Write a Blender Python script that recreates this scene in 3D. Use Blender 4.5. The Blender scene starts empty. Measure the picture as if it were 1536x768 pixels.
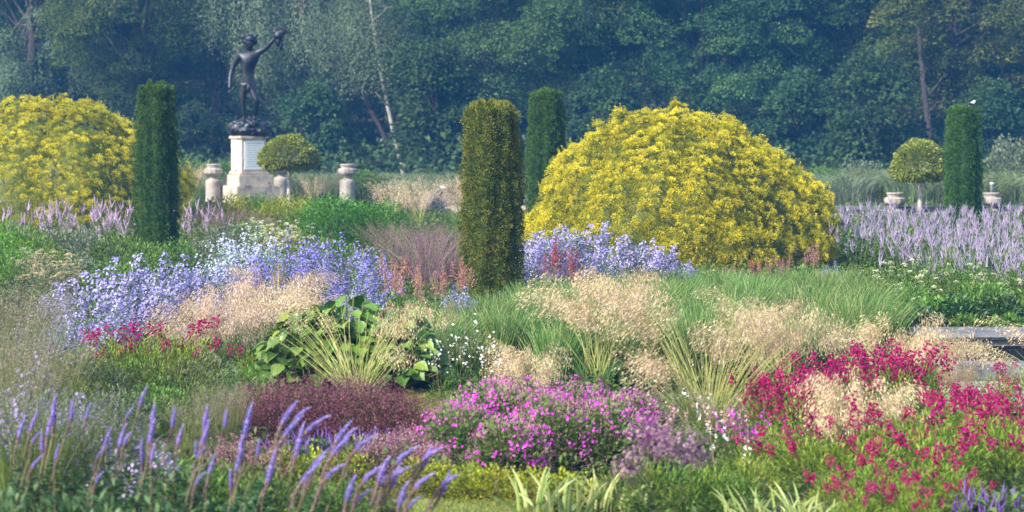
import bpy, bmesh, math, random
import numpy as np
from mathutils import Vector, Matrix, Euler, noise

C = bpy.context.scene.collection
S = bpy.context.scene
R = math.radians
rng = np.random.default_rng(7)
random.seed(7)

# ------------------------------------------------------------------ camera, light, exposure
FPX, EYE, HOR = 3200.0, 3.0, 160.0          # focal length in photo pixels, eye height, horizon row
cam_data = bpy.data.cameras.new('camera')
cam = bpy.data.objects.new('camera', cam_data)
C.objects.link(cam)
cam.location = (0, 0, EYE)
cam.rotation_euler = (R(90), 0, 0)
cam_data.sensor_width = 36
cam_data.lens = FPX / 1536 * 36
cam_data.shift_y = -(384 - HOR) / 1536
cam_data.clip_end = 3000
cam_data.dof.use_dof = True
cam_data.dof.focus_distance = 27
cam_data.dof.aperture_fstop = 2.2
S.camera = cam

SUN_AZ, SUN_EL = R(-128), R(38)              # direction the light comes from: left and a little behind the camera
w = bpy.data.worlds.new('World')
S.world = w
w.use_nodes = True
nt = w.node_tree
nt.nodes.clear()
sky = nt.nodes.new('ShaderNodeTexSky')
sky.sky_type = 'NISHITA'
sky.sun_disc = False
sky.sun_elevation = SUN_EL
sky.sun_rotation = SUN_AZ
sky.air_density = 1.3
sky.dust_density = 1.6
bg = nt.nodes.new('ShaderNodeBackground')
bg.inputs['Strength'].default_value = 0.15
wo = nt.nodes.new('ShaderNodeOutputWorld')
nt.links.new(sky.outputs[0], bg.inputs[0])
nt.links.new(bg.outputs[0], wo.inputs[0])
sl = bpy.data.lights.new('sun', 'SUN')
sl.energy = 4.1
sl.angle = R(1.5)
sl.color = (1.0, 0.95, 0.87)
so = bpy.data.objects.new('sun', sl)
C.objects.link(so)
sd = Vector((math.sin(SUN_AZ) * math.cos(SUN_EL), math.cos(SUN_AZ) * math.cos(SUN_EL), math.sin(SUN_EL)))
so.rotation_euler = sd.to_track_quat('Z', 'Y').to_euler()
S.view_settings.view_transform = 'Standard'
S.view_settings.look = 'None'
S.view_settings.gamma = 1
S.view_settings.use_curve_mapping = False
S.view_settings.exposure = 1.38
S.render.engine = 'CYCLES'
S.cycles.max_bounces = 6
S.cycles.diffuse_bounces = 3
S.cycles.transmission_bounces = 4
S.cycles.volume_bounces = 0
S.cycles.use_denoising = True
S.cycles.denoiser = 'OPENIMAGEDENOISE'
S.cycles.denoising_input_passes = 'RGB_ALBEDO_NORMAL'
S.cycles.denoising_prefilter = 'NONE'


def X(px, D):
    return (px - 768) * D / FPX


def GY(D):
    return HOR + FPX * EYE / D


# ------------------------------------------------------------------ materials
def leaf(name, cols, trans=0.3, rough=0.55, spec=0.25, hue=0.03, val=0.25, attr=True):
    """leaf or petal material: colour picked from cols by the per-face value, each plant shifted a little in hue and value"""
    m = bpy.data.materials.new(name)
    m.use_nodes = True
    t = m.node_tree
    t.nodes.clear()
    L = t.links.new
    at = t.nodes.new('ShaderNodeAttribute')
    at.attribute_name = 'v'
    cr = t.nodes.new('ShaderNodeValToRGB')
    el = cr.color_ramp.elements
    n = len(cols)
    while len(el) < n:
        el.new(0.5)
    for i, c in enumerate(cols):
        el[i].position = i / max(1, n - 1)
        el[i].color = (*c, 1)
    L(at.outputs['Fac'], cr.inputs[0])
    oi = t.nodes.new('ShaderNodeObjectInfo')
    hs = t.nodes.new('ShaderNodeHueSaturation')
    mh = t.nodes.new('ShaderNodeMapRange')
    mh.inputs[3].default_value = 0.5 - hue / 2
    mh.inputs[4].default_value = 0.5 + hue / 2
    mv = t.nodes.new('ShaderNodeMapRange')
    mv.inputs[3].default_value = 1 - val / 2
    mv.inputs[4].default_value = 1 + val / 2
    L(oi.outputs['Random'], mh.inputs[0])
    L(oi.outputs['Random'], mv.inputs[0])
    L(mh.outputs[0], hs.inputs['Hue'])
    L(mv.outputs[0], hs.inputs['Value'])
    L(cr.outputs[0], hs.inputs['Color'])
    p = t.nodes.new('ShaderNodeBsdfPrincipled')
    p.inputs['Roughness'].default_value = rough
    p.inputs['Specular IOR Level'].default_value = spec
    L(hs.outputs[0], p.inputs['Base Color'])
    out = t.nodes.new('ShaderNodeOutputMaterial')
    if trans > 0:
        tr = t.nodes.new('ShaderNodeBsdfTranslucent')
        L(hs.outputs[0], tr.inputs[0])
        mx = t.nodes.new('ShaderNodeMixShader')
        mx.inputs[0].default_value = trans
        L(p.outputs[0], mx.inputs[1])
        L(tr.outputs[0], mx.inputs[2])
        L(mx.outputs[0], out.inputs[0])
    else:
        L(p.outputs[0], out.inputs[0])
    return m


def surf(name, cols, scale=4, rough=0.85, bump=0.3, detail=8, metal=0.0, spec=0.3, second=None, bump_scale=None):
    """solid material: noise between cols, an optional second blotchy colour, and a bump"""
    m = bpy.data.materials.new(name)
    m.use_nodes = True
    t = m.node_tree
    p = t.nodes['Principled BSDF']
    L = t.links.new
    tc = t.nodes.new('ShaderNodeTexCoord')
    nz = t.nodes.new('ShaderNodeTexNoise')
    nz.inputs['Scale'].default_value = scale
    nz.inputs['Detail'].default_value = detail
    nz.inputs['Roughness'].default_value = 0.65
    L(tc.outputs['Object'], nz.inputs['Vector'])
    cr = t.nodes.new('ShaderNodeValToRGB')
    el = cr.color_ramp.elements
    while len(el) < len(cols):
        el.new(0.5)
    for i, c in enumerate(cols):
        el[i].position = 0.3 + 0.4 * i / max(1, len(cols) - 1)
        el[i].color = (*c, 1)
    L(nz.outputs[0], cr.inputs[0])
    col = cr.outputs[0]
    if second:
        n2 = t.nodes.new('ShaderNodeTexNoise')
        n2.inputs['Scale'].default_value = second[1]
        n2.inputs['Detail'].default_value = 5
        L(tc.outputs['Object'], n2.inputs['Vector'])
        r2 = t.nodes.new('ShaderNodeValToRGB')
        r2.color_ramp.elements[0].position = second[2]
        r2.color_ramp.elements[1].position = second[2] + 0.12
        L(n2.outputs[0], r2.inputs[0])
        mx = t.nodes.new('ShaderNodeMix')
        mx.data_type = 'RGBA'
        L(r2.outputs[0], mx.inputs[0])
        L(col, mx.inputs[6])
        mx.inputs[7].default_value = (*second[0], 1)
        col = mx.outputs[2]
    L(col, p.inputs['Base Color'])
    p.inputs['Roughness'].default_value = rough
    p.inputs['Metallic'].default_value = metal
    p.inputs['Specular IOR Level'].default_value = spec
    if bump:
        nb = t.nodes.new('ShaderNodeTexNoise')
        nb.inputs['Scale'].default_value = bump_scale or scale * 6
        nb.inputs['Detail'].default_value = 6
        L(tc.outputs['Object'], nb.inputs['Vector'])
        bp = t.nodes.new('ShaderNodeBump')
        bp.inputs['Strength'].default_value = bump
        bp.inputs['Distance'].default_value = 0.03
        L(nb.outputs[0], bp.inputs['Height'])
        L(bp.outputs[0], p.inputs['Normal'])
    return m


M = {}
M['yew_gold'] = leaf('golden yew needles', [(.055, .08, .008), (.20, .22, .011), (.52, .465, .017), (.78, .67, .04)], .25, hue=.01, val=.05)
M['yew_olive'] = leaf('olive yew needles', [(.03, .065, .012), (.08, .115, .014), (.155, .17, .018), (.18, .17, .026)], .2, hue=.01, val=.05)
M['yew_dark'] = leaf('dark yew needles', [(.025, .065, .012), (.05, .115, .016), (.085, .16, .022)], .2, hue=.02, val=.15)
M['bark'] = surf('bark', [(.05, .04, .03), (.12, .095, .075)], 6, .95, .6)
M['bark_pale'] = surf('pale bark', [(.22, .20, .17), (.42, .39, .34)], 5, .9, .4, second=((.06, .05, .05), 3, .6))
M['bark_dark'] = surf('dark bark', [(.03, .026, .024), (.06, .05, .047)], 6, .95, .6)
for nm, cols in {
    'wood_green': [(.045, .095, .020), (.09, .155, .030), (.14, .20, .040)],
    'wood_grey': [(.075, .12, .06), (.115, .165, .08), (.155, .20, .105)],
    'wood_dark': [(.022, .052, .018), (.042, .085, .026), (.07, .12, .034)],
    'wood_mid': [(.036, .085, .030), (.075, .14, .040), (.115, .185, .048)],
    'wood_yellow': [(.06, .10, .020), (.11, .155, .028), (.155, .19, .038)],
}.items():
    M[nm] = leaf(nm.replace('_', ' '), cols, .3, hue=.035, val=.5)
M['mop'] = leaf('clipped laurel leaves', [(.10, .16, .016), (.21, .25, .024), (.34, .32, .04)], .25, spec=.5, rough=.4)
M['green'] = leaf('mid green leaves', [(.045, .10, .014), (.09, .17, .024), (.15, .24, .036)], .3)
M['bright'] = leaf('bright green leaves', [(.06, .15, .012), (.12, .25, .02), (.18, .31, .03)], .35)
M['lime'] = leaf('lime leaves', [(.16, .20, .012), (.28, .31, .02), (.38, .38, .03)], .35)
M['deep'] = leaf('deep green leaves', [(.03, .08, .026), (.055, .12, .04), (.10, .18, .06)], .25, spec=.4)
M['sage'] = leaf('grey green leaves', [(.09, .12, .07), (.15, .18, .10), (.21, .23, .14)], .3)
M['fern'] = leaf('ferny leaves', [(.06, .14, .022), (.12, .23, .036), (.20, .31, .06)], .35)
M['pengreen'] = leaf('narrow yellow green leaves', [(.09, .15, .015), (.19, .27, .026), (.32, .38, .05)], .35)
M['bigleaf'] = leaf('broad leaves', [(.045, .11, .015), (.09, .18, .023), (.16, .25, .033), (.34, .34, .055)], .3, rough=.42, spec=.5)
M['finegrass'] = leaf('fine green grass blades', [(.05, .12, .025), (.11, .21, .045), (.21, .31, .085), (.46, .46, .21)], .35)
M['stipablade'] = leaf('straw green grass stems', [(.17, .22, .045), (.35, .37, .11), (.55, .51, .20)], .3)
M['tan'] = leaf('straw seed husks', [(.42, .30, .17), (.60, .46, .28), (.76, .64, .44)], .35, hue=.01)
M['tanpink'] = leaf('pinkish straw seeds', [(.40, .27, .19), (.55, .40, .29), (.70, .56, .43)], .35, hue=.01)
M['haze_seed'] = leaf('beige grey seed heads', [(.15, .11, .09), (.24, .19, .15), (.34, .27, .22)], .35)
M['hazegrass'] = leaf('dry olive grass', [(.10, .14, .04), (.19, .22, .07), (.29, .28, .12)], .3)
M['reedgreen'] = leaf('grey green reed blades', [(.07, .12, .05), (.12, .18, .075), (.18, .23, .10), (.28, .28, .14)], .3)
M['hazegreen'] = leaf('soft olive leaves', [(.06, .09, .02), (.12, .16, .03), (.20, .23, .06)], .3)
M['fadedlilac'] = leaf('faded lilac petals', [(.22, .17, .26), (.33, .26, .44), (.42, .36, .60)], .3)
M['hedge'] = leaf('hedge leaves', [(.03, .085, .010), (.075, .18, .016), (.13, .27, .028)], .3)
M['molinia'] = leaf('purple grass haze', [(.13, .07, .10), (.22, .13, .15), (.32, .21, .19)], .3)
M['asterblue'] = leaf('lavender blue petals', [(.25, .22, .46), (.34, .31, .56), (.47, .44, .67)], .3, hue=.02, val=.12)
M['asterviolet'] = leaf('violet blue petals', [(.17, .13, .44), (.25, .21, .55), (.35, .31, .65)], .3, hue=.02, val=.12)
M['asterpale'] = leaf('pale blue petals', [(.36, .37, .58), (.48, .50, .68), (.62, .63, .74)], .3, hue=.02, val=.08)
M['lilac'] = leaf('pale lilac spires', [(.29, .23, .345), (.39, .325, .45), (.51, .45, .575)], .3, hue=.02, val=.12)
M['lilacpink'] = leaf('dusty lilac spires', [(.36, .25, .38), (.47, .35, .47), (.58, .46, .56)], .3, hue=.02, val=.1)
M['veronica'] = leaf('violet spike florets', [(.34, .23, .16), (.30, .20, .24), (.27, .20, .48), (.35, .27, .61), (.45, .38, .69)], .3, hue=.03, val=.15)
M['salvia'] = leaf('deep violet florets', [(.14, .07, .26), (.20, .10, .36), (.27, .17, .44)], .3)
M['crimson'] = leaf('crimson bells', [(.22, .004, .06), (.38, .008, .115), (.50, .02, .19)], .3, hue=.02, val=.1)
M['magenta'] = leaf('magenta petals', [(.36, .015, .32), (.52, .03, .46), (.62, .12, .55)], .3, hue=.02, val=.1)
M['maroon'] = leaf('maroon seed tops', [(.09, .022, .04), (.16, .045, .07), (.25, .09, .12)], .25)
M['maroonstem'] = leaf('olive maroon stems', [(.07, .06, .025), (.12, .10, .04), (.16, .12, .05)], .25)
M['sedum'] = leaf('dusky pink heads', [(.25, .10, .14), (.36, .17, .20), (.45, .27, .26)], .25)
M['pinkbeige'] = leaf('pink beige calyces', [(.33, .22, .15), (.44, .28, .26), (.52, .26, .42)], .3)
M['astpink'] = leaf('dusty pink plumes', [(.26, .11, .095), (.38, .18, .155), (.47, .27, .22)], .3, hue=.02)
M['astred'] = leaf('rose red plumes', [(.22, .04, .055), (.32, .08, .095), (.40, .15, .155)], .3)
M['white'] = leaf('white petals', [(.66, .60, .60), (.78, .75, .74), (.85, .84, .82)], .3, hue=0, val=.05)
M['cream'] = leaf('cream flower heads', [(.50, .47, .30), (.64, .61, .42), (.74, .72, .56)], .3)
M['stem'] = leaf('green stems', [(.08, .12, .03), (.15, .19, .05), (.20, .20, .07)], .15)
M['stem_brown'] = leaf('brown stems', [(.12, .085, .05), (.20, .14, .08), (.27, .20, .12)], .1)
M['allium'] = leaf('allium seed stars', [(.24, .15, .15), (.36, .25, .24), (.17, .05, .16), (.22, .08, .22)], .25)
M['irisgreen'] = leaf('sword leaf green', [(.12, .20, .04), (.19, .27, .06), (.26, .32, .08)], .35)
M['iriscream'] = leaf('sword leaf cream', [(.26, .31, .10), (.36, .40, .15), (.46, .47, .22)], .35)
M['cover'] = leaf('low mixed leaves', [(.03, .06, .012), (.06, .105, .02), (.10, .15, .03), (.15, .17, .05)], .3)
M['lawnblade'] = leaf('lawn blades', [(.12, .16, .03), (.20, .23, .05), (.28, .29, .08)], .3)
M['bronze'] = surf('dark bronze', [(.010, .011, .014), (.034, .037, .045)], 5, .42, .3, metal=.6, spec=.5)
M['stone'] = surf('weathered sandstone', [(.26, .21, .16), (.40, .34, .27), (.48, .42, .35)], 5, .92, .35, second=((.16, .145, .13), 2.6, .54))
M['stone_pier'] = surf('lichened stone', [(.20, .175, .15), (.30, .265, .23), (.37, .33, .29)], 7, .95, .4, second=((.12, .11, .10), 3.5, .53))
M['panel'] = surf('pale marble panel', [(.60, .61, .60), (.70, .70, .68)], 9, .6, .1)
M['letters'] = surf('worn lettering', [(.36, .38, .39), (.46, .47, .47)], 9, .7, 0)
M['coping'] = surf('grey limestone', [(.065, .068, .076), (.11, .113, .122), (.15, .15, .158)], 6, .95, .3, spec=.1, second=((.16, .16, .165), 2.5, .57))
M['dark_stone'] = surf('dark grey stone', [(.025, .028, .035), (.06, .062, .07)], 5, .6, .4)  # near-black grey tone for the basin wall, the steps and one garden wall
M['black'] = surf('black plumage', [(.012, .012, .014), (.03, .03, .034)], 20, .5, 0)
M['whitefeather'] = surf('white plumage', [(.72, .72, .70), (.82, .82, .80)], 20, .7, 0)
M['metal'] = surf('painted metal', [(.05, .055, .06), (.09, .095, .10)], 10, .5, .1)
M['glass_lamp'] = surf('pale lens', [(.55, .58, .62), (.70, .72, .75)], 10, .25, 0, spec=.6)


# ------------------------------------------------------------------ geometry kit
def unit(a):
    return a / np.maximum(np.linalg.norm(a, axis=-1, keepdims=True), 1e-9)


def rnd(n, lo=0.0, hi=1.0):
    return rng.uniform(lo, hi, n)


def sph(n, zmin=-1.0):
    z = rng.uniform(zmin, 1, n)
    a = rng.uniform(0, 2 * np.pi, n)
    r = np.sqrt(np.maximum(0, 1 - z * z))
    return np.stack([r * np.cos(a), r * np.sin(a), z], 1)


class Geo:
    def __init__(s):
        s.v, s.f, s.a, s.n = [], [], [], 0

    def quads(s, q, v):
        """q (N,4,3): separate quads; v (N,) colour value"""
        n = len(q)
        s.v.append(q.reshape(-1, 3))
        s.f.append(np.arange(n * 4).reshape(-1, 4) + s.n)
        s.a.append(np.broadcast_to(np.asarray(v, float), (n,)))
        s.n += n * 4
        return s

    def leaves(s, b, d, h, L, W, v, fold=0.0, droop=0.0):
        n = len(b)
        L = np.broadcast_to(np.asarray(L, float), (n,))[:, None]
        W = np.broadcast_to(np.asarray(W, float), (n,))[:, None]
        d = unit(d)
        side = unit(np.cross(d, h) + 1e-6)
        nn = np.cross(side, d)
        mid = b + d * L * .45
        tip = b + d * L
        tip = tip - np.array([0, 0, 1.0]) * (droop * L)
        q = np.stack([b, mid + side * W / 2 + nn * W * fold, tip, mid - side * W / 2 + nn * W * fold], 1)
        return s.quads(q, v)

    def stars(s, c, nrm, r, v, petals=5, wide=.85, cup=.25):
        n = len(c)
        r = np.broadcast_to(np.asarray(r, float), (n,))
        nrm = unit(nrm)
        u = unit(np.cross(nrm, sph(n)) + 1e-6)
        ww = np.cross(nrm, u)
        for k in range(petals):
            a = 2 * np.pi * k / petals
            d = u * np.cos(a) + ww * np.sin(a) + nrm * cup
            s.leaves(c, d, nrm, r, r * wide, v)
        return s

    def ribbons(s, P, W, v, side=None):
        """P (N,K,3) points, W (N,K) widths"""
        N, K, _ = P.shape
        T = np.gradient(P, axis=1)
        if side is None:
            side = sph(N)
        sd_ = unit(np.cross(T, np.broadcast_to(side[:, None, :], T.shape)) + 1e-9)
        A = P + sd_ * W[..., None] / 2
        B = P - sd_ * W[..., None] / 2
        V = np.stack([A, B], 2).reshape(-1, 3)
        i = np.arange(N)[:, None] * (2 * K) + np.arange(K - 1)[None, :] * 2
        F = np.stack([i, i + 1, i + 3, i + 2], -1).reshape(-1, 4) + s.n
        s.v.append(V)
        s.f.append(F)
        s.a.append(np.repeat(np.broadcast_to(np.asarray(v, float), (N,)), K - 1))
        s.n += len(V)
        return s

    def tubes(s, P, rad, v, sides=5):
        N, K, _ = P.shape
        T = unit(np.gradient(P, axis=1))
        ref = np.broadcast_to(np.array([.31, .95, .05]), T.shape)
        u = unit(np.cross(T, ref))
        ww = np.cross(T, u)
        rad = np.broadcast_to(np.asarray(rad, float), (N, K))
        rings = []
        for k in range(sides):
            a = 2 * np.pi * k / sides
            rings.append(P + (u * np.cos(a) + ww * np.sin(a)) * rad[..., None])
        V = np.stack(rings, 2).reshape(-1, 3)
        i = np.arange(N)[:, None, None] * (K * sides) + np.arange(K - 1)[None, :, None] * sides
        k = np.arange(sides)[None, None, :]
        k2 = (k + 1) % sides
        F = np.stack([i + k, i + k2, i + sides + k2, i + sides + k], -1).reshape(-1, 4) + s.n
        s.v.append(V)
        s.f.append(F)
        s.a.append(np.repeat(np.broadcast_to(np.asarray(v, float), (N,)), (K - 1) * sides))
        s.n += len(V)
        return s

    def mesh(s, name, mat, smooth=False):
        me = bpy.data.meshes.new(name)
        V = np.concatenate(s.v).astype(np.float32)
        F = np.concatenate(s.f).astype(np.int32)
        A = np.concatenate(s.a).astype(np.float32)
        me.vertices.add(len(V))
        me.vertices.foreach_set('co', V.ravel())
        me.loops.add(F.size)
        me.loops.foreach_set('vertex_index', F.ravel())
        me.polygons.add(len(F))
        me.polygons.foreach_set('loop_start', np.arange(len(F), dtype=np.int32) * 4)
        me.update(calc_edges=True)
        at = me.attributes.new('v', 'FLOAT', 'FACE')
        at.data.foreach_set('value', A)
        if smooth:
            me.polygons.foreach_set('use_smooth', np.ones(len(F), dtype=bool))
        me.materials.append(mat)
        return me


def lattice(seed=0):
    """smooth 3D value noise, vectorised"""
    g = np.random.default_rng(seed).uniform(-1, 1, (32, 32, 32))

    def f(p):
        p = np.asarray(p)
        i = np.floor(p).astype(int)
        t = p - i
        t = t * t * (3 - 2 * t)
        out = 0
        for dx in (0, 1):
            for dy in (0, 1):
                for dz in (0, 1):
                    wgt = (t[:, 0] if dx else 1 - t[:, 0]) * (t[:, 1] if dy else 1 - t[:, 1]) * (t[:, 2] if dz else 1 - t[:, 2])
                    out = out + wgt * g[(i[:, 0] + dx) % 32, (i[:, 1] + dy) % 32, (i[:, 2] + dz) % 32]
        return out
    return f


NZ = lattice(3)
UP = np.array([0, 0, 1.0])


# ------------------------------------------------------------------ object helpers
def tag(o, label=None, cat=None, group=None, kind=None):
    for k, x in (('label', label), ('category', cat), ('group', group), ('kind', kind)):
        if x:
            o[k] = x
    return o


def part(name, me, parent=None, loc=(0, 0, 0), rot=(0, 0, 0), scale=1.0):
    o = bpy.data.objects.new(name, me)
    C.objects.link(o)
    o.location = loc
    o.rotation_euler = rot
    o.scale = (scale,) * 3 if np.isscalar(scale) else scale
    if parent:
        o.parent = parent
    return o


def empty(name, loc, rotz=0, scale=1.0):
    o = bpy.data.objects.new(name, None)
    o.empty_display_size = .1
    C.objects.link(o)
    o.location = loc
    o.rotation_euler = (0, 0, rotz)
    o.scale = (scale,) * 3 if np.isscalar(scale) else scale
    return o


def thing(name, variant, loc, rotz, scale, label, cat, group=None):
    """variant: list of (part name, mesh, loc, rot, scale); every part becomes a child of the thing's Empty"""
    root = empty(name, loc, rotz, scale)
    tag(root, label, cat, group, 'thing')
    for p in variant:
        part(p[0], p[1], root, *(p[2:]))
    return root


def fromb(name, bm, mat, smooth=False):
    me = bpy.data.meshes.new(name)
    bmesh.ops.recalc_face_normals(bm, faces=bm.faces)
    bm.to_mesh(me)
    bm.free()
    if smooth:
        for p in me.polygons:
            p.use_smooth = True
    me.materials.append(mat)
    return me


def bbox(bm, cx, cy, cz, sx, sy, sz, rot=0.0, bevel=0.0):
    r = bmesh.ops.create_cube(bm, size=1)
    vs = r['verts']
    bmesh.ops.scale(bm, vec=(sx, sy, sz), verts=vs)
    if bevel:
        es = list({e for v in vs for e in v.link_edges})
        r2 = bmesh.ops.bevel(bm, geom=es, offset=bevel, segments=2, affect='EDGES')
        vs = list({v for f in r2['faces'] for v in f.verts} | {v for v in vs if v.is_valid})
    bmesh.ops.rotate(bm, matrix=Matrix.Rotation(rot, 3, 'Z'), verts=vs)
    bmesh.ops.translate(bm, vec=(cx, cy, cz), verts=vs)


def lathe(bm, prof, n=24, cx=0, cy=0):
    rings = []
    for r, z in prof:
        rings.append([bm.verts.new((cx + r * math.cos(2 * math.pi * k / n), cy + r * math.sin(2 * math.pi * k / n), z)) for k in range(n)])
    for a, b in zip(rings, rings[1:]):
        for k in range(n):
            bm.faces.new((a[k], a[(k + 1) % n], b[(k + 1) % n], b[k]))
    bm.faces.new(rings[-1])
    bm.faces.new(list(reversed(rings[0])))


# ------------------------------------------------------------------ the setting: ground, hill, lawn, path
def ground_z(x, y):
    z = np.where(y > 90, (y - 90) * .16, 0.0)
    return np.where(y > 260, 170 * .16, z)


def build_ground():
    xs = np.concatenate([np.linspace(-700, -60, 18), np.linspace(-55, 55, 60), np.linspace(60, 700, 18)])
    ys = np.concatenate([np.linspace(-60, 0, 8), np.linspace(3, 130, 90), np.linspace(140, 900, 30)])
    gx, gy = np.meshgrid(xs, ys)
    z = ground_z(gx, gy) + .012 * NZ(np.stack([gx.ravel() * 1.3, gy.ravel() * 1.3, gx.ravel() * 0], 1)).reshape(gx.shape) - .02
    V = np.stack([gx, gy, z], -1).reshape(-1, 3)
    nx, ny = len(xs), len(ys)
    i = (np.arange(ny - 1)[:, None] * nx + np.arange(nx - 1)[None, :]).ravel()
    g = Geo()
    g.v.append(V)
    g.f.append(np.stack([i, i + 1, i + nx + 1, i + nx], 1))
    g.a.append(np.zeros(len(i)))
    me = g.mesh('ground', surf('soil and leaf litter', [(.035, .032, .018), (.06, .055, .025), (.05, .075, .02)], 1.2, .95, .5, second=((.045, .07, .02), .6, .5)), True)
    tag(part('ground', me), kind='structure')


build_ground()


def sheet(name, pts, z, mat, kind='structure'):
    bm = bmesh.new()
    bm.faces.new([bm.verts.new((x, y, z)) for x, y in pts])
    o = part(name, fromb(name, bm, mat))
    tag(o, kind=kind)
    return o


LAWN = surf('mown lawn', [(.13, .16, .035), (.20, .22, .06), (.27, .27, .09)], 3, .95, .4, bump_scale=60)
sheet('lawn', [(-2.6, 19.7), (-.5, 19.9), (-.38, 21.2), (-.6, 22.4), (-2.6, 22.6)], .012, LAWN)
sheet('lawn', [(-1.15, 13.6), (.35, 13.9), (.3, 16.1), (-.6, 16.3), (-1.05, 16.0)], .012, LAWN)
sheet('gravel_path', [(4.25, 20.8), (14, 20.8), (14, 27), (6, 27), (4.75, 24)], .014,
      surf('pale gravel', [(.27, .23, .18), (.37, .32, .265), (.43, .38, .32)], 9, .95, .5, bump_scale=90))


def lawn_blades():
    g = Geo()
    n = 26000
    x = rnd(n, -2.2, -.42)
    y = rnd(n, 19.8, 22.4)
    n2 = 16000
    x = np.concatenate([x, rnd(n2, -1.05, .3)])
    y = np.concatenate([y, rnd(n2, 14.0, 16.1)])
    b = np.stack([x, y, np.full(len(x), .012)], 1)
    d = unit(UP + sph(len(x)) * .6)
    d[:, 2] = abs(d[:, 2])
    g.leaves(b, d, sph(len(x)), rnd(len(x), .02, .05), .006, rnd(len(x)))
    o = part('lawn_grass', g.mesh('lawn_grass', M['lawnblade']))
    tag(o, 'short pale mown grass blades on the lawn', kind='stuff')


lawn_blades()


def undergrowth():
    g = Geo()
    n = 110000
    y = np.sqrt(rnd(n, 13.5 ** 2, 62 ** 2))
    x = rnd(n, -1, 1) * (y * .252 + .4)
    ok = np.ones(n, bool)
    ok &= ~((y > 19.6) & (y < 22.5) & (x < -.4) & (x > -1.9))
    ok &= ~((y > 13.2) & (y < 16.2) & (x < .3) & (x > -1.1))
    ok &= ~((y > 19.5) & (y < 27) & (x > 3.8))
    x, y = x[ok], y[ok]
    n = len(x)
    p = np.stack([x, y, np.zeros(n)], 1)
    hgt = .10 + .16 * np.clip(NZ(p * .9) + .35, 0, 1) + .08 * NZ(p * 3)
    p[:, 2] = hgt * np.sqrt(rnd(n))
    d = unit(sph(n) * .8 + UP * .5)
    sc = .7 + y / 60
    g.leaves(p, d, UP + sph(n) * .4, rnd(n, .05, .11) * sc, rnd(n, .025, .05) * sc, rnd(n) * .6 + .4 * (NZ(p * .5) * .5 + .5), .1, .2)
    tag(part('ground_cover', g.mesh('ground_cover', M['cover'])), 'low mixed green leaves carpeting the planting beds', kind='stuff')


undergrowth()


def hill_scrub():
    g = Geo()
    n = 60000
    y = rnd(n, 78, 150)
    x = rnd(n, -1, 1) * (y * .27 + 3)
    p = np.stack([x, y, ground_z(x, y)], 1)
    hgt = 1.0 + 1.1 * np.clip(NZ(p * .35) + .4, 0, 1.3)
    hgt *= np.clip((y - 76) / 10, .25, 1)
    p[:, 2] += hgt * np.sqrt(rnd(n))
    g.leaves(p, unit(sph(n) + UP * .3), UP + sph(n) * .7, rnd(n, .18, .4), rnd(n, .10, .22), rnd(n), .1, .2)
    tag(part('woodland_undergrowth', g.mesh('woodland_undergrowth', M['wood_dark'])), 'dark scrub and ferns growing under the woodland trees', kind='stuff')


hill_scrub()


# ------------------------------------------------------------------ yews
def sprigs(g, P, N, size, v, upb=.5, spread=.5, blades=3):
    """small tufts of needles on points P with outward normals N"""
    n = len(P)
    for k in range(blades):
        d = unit(N * .8 + UP * upb + sph(n) * spread)
        g.leaves(P - d * size[:, None] * .2 if hasattr(size, '__len__') else P, d, sph(n), size * rng.uniform(.7, 1.2, n), size * .42, np.clip(v + rng.uniform(-.12, .12, n), 0, 1), .15)


def dome_shape(u, Rx, H, amp, seed, k=2.2, nod=0.0):
    """point on a lumpy dome for a unit direction u (z>=0); nod adds the small round shoots-clusters"""
    b = 1.0 + amp * (NZ(u * k * 1.0 + seed) * .55 + NZ(u * k * 2.7 + seed + 5) * .45 + NZ(u * k * 5 + seed + 9) * .38)
    if nod:
        b = b + nod * (NZ(u * 19 + seed) + .6 * NZ(u * 37 + seed + 3))
    return np.stack([u[:, 0] * Rx * b, u[:, 1] * Rx * b, u[:, 2] * H * b], 1)


def nodules(g, Cn, Nn, rad, k, L, W, v, upb=.35, spread=.45):
    """round tufts of short shoots: k little blades radiating from every centre"""
    m = len(Cn)
    c = np.repeat(Cn, k, 0)
    n = m * k
    d = unit(sph(n) + np.repeat(Nn, k, 0) * .75 + UP * upb)
    p = c + d * (np.repeat(rad, k) * rng.uniform(.25, 1, n) ** .5)[:, None]
    vv = np.clip(np.repeat(v, k) + rng.uniform(-.16, .16, n), 0, 1)
    g.leaves(p, unit(d + sph(n) * spread + UP * .15), unit(sph(n) + d * .3), rng.uniform(.7, 1.3, n) * L, W, vv, .15)


GA_ = np.pi * (3 - 5 ** .5)


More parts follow.
